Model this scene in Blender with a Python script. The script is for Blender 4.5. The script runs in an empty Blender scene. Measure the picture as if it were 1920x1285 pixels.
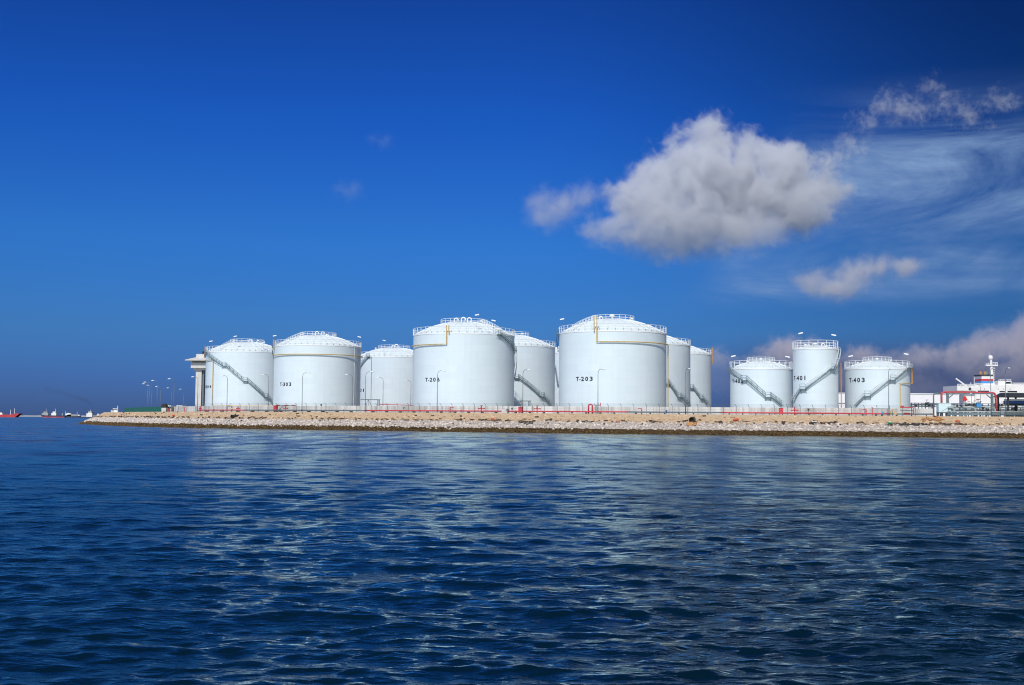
import bpy, bmesh, math, random
import numpy as np
from mathutils import Vector, Matrix
R_ = math.radians
random.seed(7); rng = np.random.default_rng(11)
scene = bpy.context.scene
COL = scene.collection
S = 2.5 / 3.5            # scale of the survey units used below (eye height 2.5 m)
HE = 2.5
FPX = 2318.0
PITCH, ROLL = R_(3.609), R_(0.5)
ZP = 4.07                # level of the quay
CAMR = (Matrix.Rotation(math.pi/2 + PITCH, 3, 'X') @ Matrix.Rotation(ROLL, 3, 'Z'))
CAMI = CAMR.transposed()

def ray(px, py):
    return CAMR @ Vector(((px-960)/FPX, (642.5-py)/FPX, -1.0))
def at(px, py, Y):
    d = ray(px, py); t = Y/d.y
    return Vector((d.x*t, Y, HE + d.z*t))
def at_z(px, py, z):
    d = ray(px, py); t = (z-HE)/d.z
    return Vector((d.x*t, d.y*t, z))
def proj(p):
    c = CAMI @ (Vector(p) - Vector((0, 0, HE)))
    return (960 + FPX*c.x/-c.z, 642.5 - FPX*c.y/-c.z)

# ------------------------------------------------------------------ materials
MATS = {}
def mat(name, col, rough=0.6, metal=0.0, var=0.12, scale=3.0, bump=0.0, bscale=20.0, island=0.0, spec=0.5):
    if name in MATS: return MATS[name]
    m = bpy.data.materials.new(name); m.use_nodes = True
    nt = m.node_tree; n = nt.nodes; l = nt.links
    b = n['Principled BSDF']
    b.inputs['Roughness'].default_value = rough; b.inputs['Metallic'].default_value = metal
    b.inputs['Specular IOR Level'].default_value = spec
    tc = n.new('ShaderNodeNewGeometry')
    nz = n.new('ShaderNodeTexNoise'); nz.inputs['Scale'].default_value = scale; nz.inputs['Detail'].default_value = 6
    l.new(tc.outputs['Position'], nz.inputs['Vector'])
    mr = n.new('ShaderNodeMapRange'); mr.inputs['From Min'].default_value = .3; mr.inputs['From Max'].default_value = .7
    mr.inputs['To Min'].default_value = 1-var; mr.inputs['To Max'].default_value = 1+var
    l.new(nz.outputs['Fac'], mr.inputs['Value'])
    fac = mr.outputs[0]
    if island:
        m2 = n.new('ShaderNodeMapRange'); m2.inputs['To Min'].default_value = 1-island; m2.inputs['To Max'].default_value = 1+island
        l.new(tc.outputs['Random Per Island'], m2.inputs['Value'])
        mu = n.new('ShaderNodeMath'); mu.operation = 'MULTIPLY'
        l.new(fac, mu.inputs[0]); l.new(m2.outputs[0], mu.inputs[1]); fac = mu.outputs[0]
    vm = n.new('ShaderNodeVectorMath'); vm.operation = 'SCALE'; vm.inputs[0].default_value = col[:3]
    l.new(fac, vm.inputs['Scale']); l.new(vm.outputs[0], b.inputs['Base Color'])
    if bump:
        bz = n.new('ShaderNodeTexNoise'); bz.inputs['Scale'].default_value = bscale; bz.inputs['Detail'].default_value = 4
        l.new(tc.outputs['Position'], bz.inputs['Vector'])
        bp = n.new('ShaderNodeBump'); bp.inputs['Strength'].default_value = bump; bp.inputs['Distance'].default_value = .1
        l.new(bz.outputs['Fac'], bp.inputs['Height']); l.new(bp.outputs[0], b.inputs['Normal'])
    MATS[name] = m
    return m

def shell_mat():
    m = bpy.data.materials.new('tank_paint'); m.use_nodes = True
    nt = m.node_tree; n = nt.nodes; l = nt.links; b = n['Principled BSDF']
    b.inputs['Roughness'].default_value = .42
    uv = n.new('ShaderNodeUVMap'); uv.uv_map = 'UVMap'
    br = n.new('ShaderNodeTexBrick')
    br.inputs['Color1'].default_value = (1, 1, 1, 1); br.inputs['Color2'].default_value = (.955, .965, .97, 1)
    br.inputs['Mortar'].default_value = (.90, .92, .93, 1)
    br.inputs['Scale'].default_value = 1; br.inputs['Mortar Size'].default_value = .025
    br.inputs['Brick Width'].default_value = 6.0; br.inputs['Row Height'].default_value = 1.75
    l.new(uv.outputs[0], br.inputs['Vector'])
    # faint run-off streaks
    mp = n.new('ShaderNodeMapping'); mp.inputs['Scale'].default_value = (1.1, .05, 1)
    l.new(uv.outputs[0], mp.inputs['Vector'])
    nz = n.new('ShaderNodeTexNoise'); nz.inputs['Scale'].default_value = 1; nz.inputs['Detail'].default_value = 5
    l.new(mp.outputs[0], nz.inputs['Vector'])
    mr = n.new('ShaderNodeMapRange'); mr.inputs['From Min'].default_value = .35; mr.inputs['From Max'].default_value = .75
    mr.inputs['To Min'].default_value = 1.0; mr.inputs['To Max'].default_value = .965
    l.new(nz.outputs['Fac'], mr.inputs['Value'])
    n2 = n.new('ShaderNodeTexNoise'); n2.inputs['Scale'].default_value = .25; n2.inputs['Detail'].default_value = 3
    l.new(uv.outputs[0], n2.inputs['Vector'])
    m2 = n.new('ShaderNodeMapRange'); m2.inputs['To Min'].default_value = .95; m2.inputs['To Max'].default_value = 1.04
    l.new(n2.outputs['Fac'], m2.inputs['Value'])
    mu = n.new('ShaderNodeMath'); mu.operation = 'MULTIPLY'; l.new(mr.outputs[0], mu.inputs[0]); l.new(m2.outputs[0], mu.inputs[1])
    mx = n.new('ShaderNodeMix'); mx.data_type = 'RGBA'; mx.blend_type = 'MULTIPLY'; mx.inputs[0].default_value = 1
    mx.inputs[6].default_value = (.685, .775, .825, 1); l.new(br.outputs['Color'], mx.inputs[7])
    vm = n.new('ShaderNodeVectorMath'); vm.operation = 'SCALE'
    l.new(mx.outputs[2], vm.inputs[0]); l.new(mu.outputs[0], vm.inputs['Scale'])
    l.new(vm.outputs[0], b.inputs['Base Color'])
    bp = n.new('ShaderNodeBump'); bp.inputs['Strength'].default_value = .25; bp.inputs['Distance'].default_value = .02
    l.new(br.outputs['Fac'], bp.inputs['Height']); bp.invert = True
    l.new(bp.outputs[0], b.inputs['Normal'])
    return m

M = dict(
    shell=shell_mat(),
    roof=mat('roof_paint', (.74, .84, .865), .45, var=.05, scale=.6),
    white=mat('white_metal', (.80, .83, .84), .5, var=.05),
    galv=mat('galvanised_steel', (.15, .225, .26), .5, .2, var=.15),
    grey=mat('grey_steel', (.14, .18, .20), .55, .1, var=.2),
    dark=mat('dark_steel', (.03, .035, .04), .6, var=.2),
    yellow=mat('yellow_pipe_paint', (.56, .41, .18), .5, var=.15),
    orange=mat('orange_pipe_paint', (.55, .27, .06), .5, var=.15),
    red=mat('red_pipe_paint', (.52, .045, .06), .5, var=.2),
    darkred=mat('dark_red_paint', (.22, .02, .02), .55, var=.2),
    black=mat('black_lettering', (.006, .009, .02), .6, var=.1),
    concrete=mat('wall_concrete', (.50, .49, .47), .9, var=.14, scale=.7, bump=.1),
    towerw=mat('tower_concrete', (.60, .58, .56), .85, var=.08, scale=.5),
    post=mat('lamp_post_steel', (.15, .18, .21), .5, .3, var=.1),
    lamp=mat('lamp_head_white', (.85, .87, .88), .4, var=.03),
    green=mat('green_fence_mesh', (.01, .13, .10), .7, var=.2, scale=1.5),
    tan=mat('tan_stone', (.55, .405, .27), .9, var=.18, scale=.9, bump=.3, bscale=6, island=.14),
    whitestone=mat('pale_rubble', (.56, .49, .44), .9, var=.25, scale=1.5, bump=.4, bscale=8, island=.16),
    algae=mat('brown_seaweed', (.095, .055, .014), .85, var=.5, scale=2.2, bump=.5, bscale=10, island=.4),
    wood=mat('dark_driftwood', (.05, .035, .028), .9, var=.4, scale=5),
    ground=mat('quay_gravel', (.30, .27, .23), .95, var=.2, scale=.8, bump=.3),
    whitewall=mat('white_cladding', (.80, .79, .82), .6, var=.04, scale=.4),
    ship=mat('ship_white', (.78, .77, .76), .5, var=.06, scale=.6),
    navy=mat('navy_hull', (.015, .022, .055), .5, var=.15, scale=.1),
    redhull=mat('red_hull', (.42, .035, .045), .5, var=.15, scale=.1),
    blue=mat('blue_paint', (.03, .10, .33), .5, var=.1),
    skyblue=mat('sky_blue_paint', (.06, .28, .60), .5, var=.1),
    glass=mat('dark_window_glass', (.012, .02, .03), .1, var=.1),
    pale=mat('pale_cyan_paint', (.62, .76, .78), .5, var=.05),
    haze=mat('distant_land', (.34, .34, .36), .95, var=.2, scale=.004),
    orangelit=mat('orange_plastic', (.75, .10, .02), .5, var=.1),
    greenlit=mat('green_plastic', (.02, .30, .16), .5, var=.1),
    rust=mat('rust_stain', (.46, .24, .10), .95, var=.3, scale=1.5),
    flag=mat('red_flag_cloth', (.65, .03, .02), .8, var=.15, scale=4),
    shrub=mat('dark_canvas', (.03, .03, .028), .9, var=.3, scale=4),
)

# ------------------------------------------------------------------ mesh builder
class MB:
    def __init__(s): s.v = []; s.f = []; s.uv = None; s.smooth = False
    def box(s, c, d, rz=0.0, rx=0.0, taper=1.0):
        cx, cy, cz = c; hx, hy, hz = d[0]/2, d[1]/2, d[2]/2
        m = Matrix.Rotation(rz, 3, 'Z') @ Matrix.Rotation(rx, 3, 'Y')
        o = len(s.v)
        for sz in (-1, 1):
            k = taper if sz > 0 else 1
            for sx, sy in ((-1, -1), (1, -1), (1, 1), (-1, 1)):
                p = m @ Vector((sx*hx*k, sy*hy*k, sz*hz)); s.v.append((cx+p.x, cy+p.y, cz+p.z))
        for q in ((3, 2, 1, 0), (4, 5, 6, 7), (0, 1, 5, 4), (1, 2, 6, 5), (2, 3, 7, 6), (3, 0, 4, 7)):
            s.f.append(tuple(o+i for i in q))
        return s
    def tube(s, pts, r, n=6, closed=False, cap=True):
        P = [Vector(p) for p in pts]; N = len(P); o = len(s.v)
        rr = r if isinstance(r, (list, tuple)) else [r]*N
        up = Vector((0, 0, 1)); prev = None
        for i, p in enumerate(P):
            a = P[(i-1) % N] if (closed or i > 0) else p
            b = P[(i+1) % N] if (closed or i < N-1) else p
            t = (b-a)
            t = t.normalized() if t.length > 1e-9 else Vector((0, 0, 1))
            if prev is None:
                x = t.cross(up)
                if x.length < 1e-3: x = t.cross(Vector((1, 0, 0)))
            else:
                x = prev - t*prev.dot(t)
                if x.length < 1e-4: x = t.cross(up)
            x.normalize(); prev = x; y = t.cross(x)
            for k in range(n):
                an = 2*math.pi*k/n
                q = p + (x*math.cos(an) + y*math.sin(an))*rr[i]
                s.v.append(tuple(q))
        M_ = N if closed else N-1
        for i in range(M_):
            i2 = (i+1) % N
            for k in range(n):
                k2 = (k+1) % n
                s.f.append((o+i*n+k, o+i*n+k2, o+i2*n+k2, o+i2*n+k))
        if cap and not closed:
            s.f.append(tuple(o+k for k in reversed(range(n)))); s.f.append(tuple(o+(N-1)*n+k for k in range(n)))
        return s
    def lathe(s, prof, n=24, c=(0, 0, 0)):
        o = len(s.v)
        for r, z in prof:
            for k in range(n):
                a = 2*math.pi*k/n
                s.v.append((c[0]+r*math.cos(a), c[1]+r*math.sin(a), c[2]+z))
        for i in range(len(prof)-1):
            for k in range(n):
                k2 = (k+1) % n
                s.f.append((o+i*n+k, o+i*n+k2, o+(i+1)*n+k2, o+(i+1)*n+k))
        s.f.append(tuple(o+k for k in reversed(range(n))))
        s.f.append(tuple(o+(len(prof)-1)*n+k for k in range(n)))
        return s
    def prism(s, outline, axis, depth, c=(0, 0, 0)):
        """outline in (u,z), extruded by depth along axis ('x': outline in y,z ; 'y': outline in x,z)"""
        o = len(s.v); n = len(outline)
        for sg in (-.5, .5):
            for u, z in outline:
                if axis == 'y': s.v.append((c[0]+u, c[1]+sg*depth, c[2]+z))
                else: s.v.append((c[0]+sg*depth, c[1]+u, c[2]+z))
        s.f.append(tuple(o+k for k in range(n))); s.f.append(tuple(o+n+k for k in reversed(range(n))))
        for k in range(n):
            k2 = (k+1) % n
            s.f.append((o+k2, o+k, o+n+k, o+n+k2))
        return s
    def build(s, name, material, parent=None, smooth=False, local=False):
        me = bpy.data.meshes.new(name)
        off = Vector((0, 0, 0))
        if parent is not None and not local:
            p = parent
            while p is not None: off += p.location; p = p.parent
        V = [(x-off.x, y-off.y, z-off.z) for x, y, z in s.v] if off.length else s.v
        me.from_pydata(V, [], s.f)
        bm = bmesh.new(); bm.from_mesh(me); bmesh.ops.recalc_face_normals(bm, faces=bm.faces); bm.to_mesh(me); bm.free()
        if smooth: me.polygons.foreach_set('use_smooth', [True]*len(me.polygons))
        me.materials.append(material)
        o = bpy.data.objects.new(name, me); COL.objects.link(o)
        if parent is not None: o.parent = parent
        return o

def tag(o, label=None, cat=None, group=None, kind=None):
    if label: o['label'] = label
    if cat: o['category'] = cat
    if group: o['group'] = group
    if kind: o['kind'] = kind
    return o
def thing(name, label, cat, loc=(0, 0, 0), group=None):
    o = bpy.data.objects.new(name, None); COL.objects.link(o); o.location = loc
    o.empty_display_size = .3
    return tag(o, label, cat, group)
def copy_tree(o, parent=None):
    c = o.copy(); COL.objects.link(c)
    if parent is not None: c.parent = parent
    for ch in list(o.children): copy_tree(ch, c)
    return c
def arc(c, r, z0, a0, a1, n, z1=None):
    z1 = z0 if z1 is None else z1
    return [(c[0]+r*math.sin(a0+(a1-a0)*i/n), c[1]-r*math.cos(a0+(a1-a0)*i/n), z0+(z1-z0)*i/n) for i in range(n+1)]

# ------------------------------------------------------------------ shoreline
ctrl = [(2500, 830.5), (2200, 826.6), (1920, 822.6), (1740, 820.2), (1540, 818.2), (1340, 816), (1130, 813.6), (930, 811.1), (690, 807.8),
        (500, 805), (340, 802.2), (260, 800.2), (206, 798.3), (168, 796.4)]
cp = [at_z(x, y, 0).to_2d() for x, y in ctrl]
cp += [Vector((x*S, y*S)) for x, y in ((-207, 592), (-202, 613), (-184, 632), (-150, 648), (-60, 668))]
def catmull(P, step):
    out = []
    for i in range(len(P)-1):
        p0 = P[max(i-1, 0)]; p1 = P[i]; p2 = P[i+1]; p3 = P[min(i+2, len(P)-1)]
        n = max(2, int((p2-p1).length/step))
        for k in range(n):
            t = k/n
            out.append(.5*((2*p1)+(p2-p0)*t+(2*p0-5*p1+4*p2-p3)*t*t+(3*p1-p0-3*p2+p3)*t**3))
    out.append(P[-1]); return out
PATH = catmull(cp, .7)
TAN = []
for i in range(len(PATH)):
    a = PATH[max(i-3, 0)]; b = PATH[min(i+3, len(PATH)-1)]
    TAN.append((b-a).normalized())
NRM = [Vector((t.y, -t.x)) for t in TAN]
def off_path(o, i0=0, i1=None):
    return [PATH[i]+NRM[i]*o for i in range(i0, len(PATH) if i1 is None else i1)]
def along(px, o):
    """point (x,y) on the line `o` metres inland of the waterline that is seen at column px, with tangent and normal"""
    best = None; last = None
    for i in range(len(PATH)):
        q = PATH[i]+NRM[i]*o
        x = proj((q.x, q.y, ZP))[0]
        if last is not None and (last[0]-px)*(x-px) <= 0 and last[0] != x:
            t = (last[0]-px)/(last[0]-x); p = last[1].lerp(q, t)
            return p, TAN[i], NRM[i]
        last = (x, q)
    return PATH[-1], TAN[-1], NRM[-1]

PROFILE = [(-6, -2.2), (0, -.05), (2.6, 1.28), (5.2, 2.32), (8.6, ZP), (60, ZP)]
def prof_z(o):
    for (a, za), (b, zb) in zip(PROFILE, PROFILE[1:]):
        if a <= o <= b: return za+(zb-za)*(o-a)/(b-a)
    return ZP

# bank under the stones + quay ground
sh = MB(); offs = [-6, 0, 2.6, 5.2, 8.6, 9.2]
for p, nn in zip(PATH, NRM):
    for o in offs:
        q = p+nn*o; sh.v.append((q.x, q.y, prof_z(o)-.12 if o < 8.6 else ZP-.004))
k = len(offs)
for i in range(len(PATH)-1):
    for j in range(k-1): sh.f.append((i*k+j, i*k+j+1, (i+1)*k+j+1, (i+1)*k+j))
def shore_mat():
    m = bpy.data.materials.new('bank_bands'); m.use_nodes = True; nt = m.node_tree; n = nt.nodes; l = nt.links; b = n['Principled BSDF']
    b.inputs['Roughness'].default_value = .9
    g = n.new('ShaderNodeNewGeometry'); sp = n.new('ShaderNodeSeparateXYZ'); l.new(g.outputs['Position'], sp.inputs[0])
    nz = n.new('ShaderNodeTexNoise'); nz.inputs['Scale'].default_value = 1.2; nz.inputs['Detail'].default_value = 6; l.new(g.outputs['Position'], nz.inputs['Vector'])
    ad = n.new('ShaderNodeMath'); ad.operation = 'MULTIPLY_ADD'; ad.inputs[1].default_value = .5; l.new(nz.outputs['Fac'], ad.inputs[0]); l.new(sp.outputs[2], ad.inputs[2])
    mr = n.new('ShaderNodeMapRange'); mr.inputs['From Max'].default_value = 5; l.new(ad.outputs[0], mr.inputs['Value'])
    r = n.new('ShaderNodeValToRGB'); r.color_ramp.interpolation = 'CONSTANT'; e = r.color_ramp.elements
    e[0].position = 0; e[0].color = (.055, .032, .010, 1); e[1].position = .245; e[1].color = (.40, .35, .31, 1)
    e.new(.535).color = (.47, .345, .22, 1)
    l.new(mr.outputs[0], r.inputs[0]); l.new(r.outputs[0], b.inputs['Base Color']); return m
o = sh.build('shore', shore_mat()); tag(o, kind='structure')
gr = MB(); inner = [PATH[i]+NRM[i]*9.0 for i in range(0, len(PATH), 4)]
gr.v = [(q.x, q.y, ZP) for q in inner] + [(-20*S, 690*S, ZP), (420, 690*S, ZP), (420, inner[0].y, ZP)]
gr.f = [tuple(range(len(gr.v)))]
o = gr.build('ground', M['ground']); tag(o, kind='structure')

# loose stones: three bands
ICO = None
def ico():
    bm = bmesh.new(); bmesh.ops.create_icosphere(bm, subdivisions=1, radius=1)
    v = np.array([x.co[:] for x in bm.verts]); f = np.array([[w.index for w in q.verts] for q in bm.faces]); bm.free()
    return v, f
IV, IF = ico()
NV = len(IV)
def stones(name, label, cat, m, o0, o1, n, s0, s1, flat=.7, jitter=.35, edge=0.0, sink=.25):
    idx = rng.integers(0, len(PATH)-1, n); oo = rng.uniform(o0, o1, n) + rng.normal(0, edge, n)
    oo += edge*1.6*(np.sin(idx*.021+o1)+.7*np.sin(idx*.083+2*o1)+.5*np.sin(idx*.31+o0))
    P = np.array([[p.x, p.y] for p in PATH]); N = np.array([[p.x, p.y] for p in NRM])
    T = np.array([[p.x, p.y] for p in TAN])
    xy = P[idx] + N[idx]*oo[:, None] + T[idx]*rng.uniform(-.4, .4, n)[:, None]
    # keep the stones the camera side can plausibly show
    sz = s0+(s1-s0)*rng.power(.6, n)**1.6
    z = np.array([prof_z(float(q)) for q in oo]) - sz*sink
    V = IV[None]*(1+rng.uniform(-jitter, jitter, (n, NV, 1)))
    sc = np.stack([rng.uniform(.8, 1.35, n), rng.uniform(.8, 1.35, n), rng.uniform(flat*.8, flat*1.2, n)], 1)*sz[:, None]
    V = V*sc[:, None, :]
    a = rng.uniform(0, 6.28, n); c, s_ = np.cos(a), np.sin(a)
    X = V[:, :, 0]*c[:, None]-V[:, :, 1]*s_[:, None]; Y = V[:, :, 0]*s_[:, None]+V[:, :, 1]*c[:, None]
    W = np.stack([X+xy[:, 0:1], Y+xy[:, 1:2], V[:, :, 2]+z[:, None]], 2).reshape(-1, 3)
    F = (IF[None]+(np.arange(n)*NV)[:, None, None]).reshape(-1, 3)
    me = bpy.data.meshes.new(name); me.from_pydata(W.tolist(), [], F.tolist()); me.materials.append(m)
    ob = bpy.data.objects.new(name, me); COL.objects.link(ob)
    tag(ob, label, cat, kind='stuff'); return ob
stones('seaweed_rocks', 'dark brown seaweed covered rocks along the waterline of the bank', 'rocks', M['algae'], -.5, 2.0, 11000, .14, .34, .6, .4, .10)
stones('boulders', 'scattered bigger grey boulders half sunk in the lower bank', 'rocks', M['whitestone'], 2.2, 5.2, 150, .35, .6, .6, .35, .2, sink=.4)
stones('rubble', 'pale grey white rubble stones above the brown seaweed band', 'rocks', M['whitestone'], 2.05, 5.3, 9000, .14, .36, .7, .4, .16)
stones('bank_stones', 'tan fitted stones on the upper slope of the bank', 'rocks', M['tan'], 5.2, 8.9, 10000, .16, .42, .42, .3, .10, sink=.35)

# ------------------------------------------------------------------ water
def water():
    dense = np.arange(-R_(30), R_(30), .0030)
    side = np.concatenate([np.linspace(-math.pi, -R_(30), 60)[:-1], dense, np.linspace(R_(30), math.pi, 60)])
    rr = [4.0]
    while rr[-1] < 9: rr.append(rr[-1]*1.012)
    while rr[-1] < 420: rr.append(rr[-1]*(1+.0036+min(.004, rr[-1]*1.2e-5)))
    while rr[-1] < 40000: rr.append(rr[-1]*1.12)
    rr = np.array(rr)
    A, Rr = np.meshgrid(side, rr); X = Rr*np.sin(A); Y = Rr*np.cos(A)
    H = np.zeros_like(X)
    g = np.random.default_rng(5)
    sp = Rr*.0038; DX = np.zeros_like(X); DY = np.zeros_like(X)
    for lam in np.geomspace(.18, 7, 110):
        th = g.normal(R_(6), R_(36)); kx, ky = math.sin(th), math.cos(th)
        amp = .0050*lam*(1.0 if lam < .5 else (lam/.5)**-.75)
        w = np.clip((lam/sp-3.0)/3.0, 0, 1)*amp
        ph = 2*math.pi/lam*(kx*X+ky*Y)+g.uniform(0, 6.28)
        H += w*np.sin(ph); cs = w*np.cos(ph); DX += kx*cs; DY += ky*cs
    fade = np.clip((600-Rr)/300, 0, 1)
    H *= fade; X = X+DX*fade*1.1; Y = Y+DY*fade*1.1
    nr, nc = X.shape
    V = np.stack([X, Y, H], 2).reshape(-1, 3)
    i, j = np.meshgrid(np.arange(nr-1), np.arange(nc-1), indexing='ij')
    a = (i*nc+j).ravel()
    F = np.stack([a, a+1, a+nc+1, a+nc], 1)
    me = bpy.data.meshes.new('water')
    me.vertices.add(len(V)); me.vertices.foreach_set('co', V.ravel())
    me.loops.add(F.size); me.loops.foreach_set('vertex_index', F.ravel())
    me.polygons.add(len(F)); me.polygons.foreach_set('loop_start', np.arange(0, F.size, 4)); me.polygons.foreach_set('loop_total', np.full(len(F), 4))
    me.polygons.foreach_set('use_smooth', np.ones(len(F), bool))
    me.update(calc_edges=True); me.validate()
    m = bpy.data.materials.new('sea_water'); m.use_nodes = True
    nt = m.node_tree; n = nt.nodes; l = nt.links; b = n['Principled BSDF']
    pass
    geo = n.new('ShaderNodeNewGeometry')
    def nz(scale, sx, sy, detail, rough=.5, rot=0.0):
        mp = n.new('ShaderNodeMapping'); mp.inputs['Scale'].default_value = (sx, sy, 1); mp.inputs['Rotation'].default_value = (0, 0, rot)
        l.new(geo.outputs['Position'], mp.inputs['Vector'])
        t = n.new('ShaderNodeTexNoise'); t.inputs['Scale'].default_value = scale; t.inputs['Detail'].default_value = detail; t.inputs['Roughness'].default_value = rough
        l.new(mp.outputs[0], t.inputs['Vector']); return t.outputs['Fac']
    def math_(op, a, b_):
        q = n.new('ShaderNodeMath'); q.operation = op
        for k_, v_ in enumerate((a, b_)):
            if isinstance(v_, (int, float)): q.inputs[k_].default_value = v_
            else: l.new(v_, q.inputs[k_])
        return q.outputs[0]
    fine = nz(7.5, .6, 1.0, 4, .55, .15)
    mid = nz(2.2, .55, 1.0, 3, .5, -.2)
    big = nz(.6, .5, 1.0, 2, .5, .1)
    h = math_('ADD', math_('MULTIPLY', fine, .040), math_('ADD', math_('MULTIPLY', mid, .11), math_('MULTIPLY', big, .12)))
    patch = nz(.045, .28, 1.0, 4, .55, .05)
    mr = n.new('ShaderNodeMapRange'); mr.inputs['From Min'].default_value = .36; mr.inputs['From Max'].default_value = .64
    mr.inputs['To Min'].default_value = .55; mr.inputs['To Max'].default_value = 1.25
    l.new(patch, mr.inputs['Value'])
    ln = n.new('ShaderNodeVectorMath'); ln.operation = 'LENGTH'; l.new(geo.outputs['Position'], ln.inputs[0])
    rg = n.new('ShaderNodeMapRange'); rg.inputs['From Min'].default_value = 12; rg.inputs['From Max'].default_value = 130
    rg.inputs['To Min'].default_value = .05; rg.inputs['To Max'].default_value = .20; l.new(ln.outputs['Value'], rg.inputs['Value'])
    gust = nz(1.0, .27, .055, 4, .6, .03)
    gm = n.new('ShaderNodeMapRange'); gm.inputs['From Min'].default_value = .38; gm.inputs['From Max'].default_value = .62
    gm.inputs['To Min'].default_value = .45; gm.inputs['To Max'].default_value = 1.7; l.new(gust, gm.inputs['Value'])
    rough_out = math_('MULTIPLY', rg.outputs[0], gm.outputs[0])
    # longer ripples carry the structure far out
    sw = math_('ADD', math_('MULTIPLY', nz(.22, .30, 1.0, 3, .55, .06), .55), math_('MULTIPLY', nz(.07, .22, 1.0, 3, .55, -.04), 1.1))
    far = n.new('ShaderNodeMapRange'); far.inputs['From Min'].default_value = 25; far.inputs['From Max'].default_value = 120
    far.inputs['To Min'].default_value = 0; far.inputs['To Max'].default_value = .55; l.new(ln.outputs['Value'], far.inputs['Value'])
    b0 = n.new('ShaderNodeBump'); b0.inputs['Distance'].default_value = 1.0
    l.new(math_('MULTIPLY', far.outputs[0], gm.outputs[0]), b0.inputs['Strength']); l.new(sw, b0.inputs['Height'])
    bp = n.new('ShaderNodeBump'); bp.inputs['Distance'].default_value = 1.0; l.new(b0.outputs[0], bp.inputs['Normal'])
    fd = n.new('ShaderNodeMapRange'); fd.inputs['From Min'].default_value = 15; fd.inputs['From Max'].default_value = 160
    fd.inputs['To Min'].default_value = .85; fd.inputs['To Max'].default_value = .12; l.new(ln.outputs['Value'], fd.inputs['Value'])
    l.new(math_('MULTIPLY', mr.outputs[0], fd.outputs[0]), bp.inputs['Strength']); l.new(h, bp.inputs['Height'])
    df = n.new('ShaderNodeBsdfDiffuse'); df.inputs['Color'].default_value = (.001, .0105, .020, 1); l.new(bp.outputs[0], df.inputs['Normal'])
    gl = n.new('ShaderNodeBsdfGlossy'); gl.distribution = 'GGX'; gl.inputs['Color'].default_value = (.74, .91, .91, 1)
    l.new(bp.outputs[0], gl.inputs['Normal']); l.new(rough_out, gl.inputs['Roughness'])
    fr = n.new('ShaderNodeFresnel'); fr.inputs['IOR'].default_value = 1.25; l.new(bp.outputs[0], fr.inputs['Normal'])
    mx = n.new('ShaderNodeMixShader'); l.new(fr.outputs[0], mx.inputs[0]); l.new(df.outputs[0], mx.inputs[1]); l.new(gl.outputs[0], mx.inputs[2])
    out = [q for q in n if q.type == 'OUTPUT_MATERIAL'][0]; l.new(mx.outputs[0], out.inputs['Surface']); n.remove(b)
    me.materials.append(m)
    ob = bpy.data.objects.new('water', me); COL.objects.link(ob); tag(ob, kind='structure')
water()

# ------------------------------------------------------------------ storage tanks
def text_mesh(txt):
    cu = bpy.data.curves.new('tmp_text', 'FONT'); cu.body = txt; cu.size = 1; cu.offset = .028; cu.space_character = 1.35; cu.resolution_u = 3
    ob = bpy.data.objects.new('tmp_text', cu); COL.objects.link(ob)
    bpy.context.view_layer.update()
    me = bpy.data.meshes.new_from_object(ob.evaluated_get(bpy.context.evaluated_depsgraph_get()))
    V = [tuple(v.co) for v in me.vertices]; F = [tuple(p.vertices) for p in me.polygons]
    bpy.data.objects.remove(ob); bpy.data.curves.remove(cu); bpy.data.meshes.remove(me)
    return V, F

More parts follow.
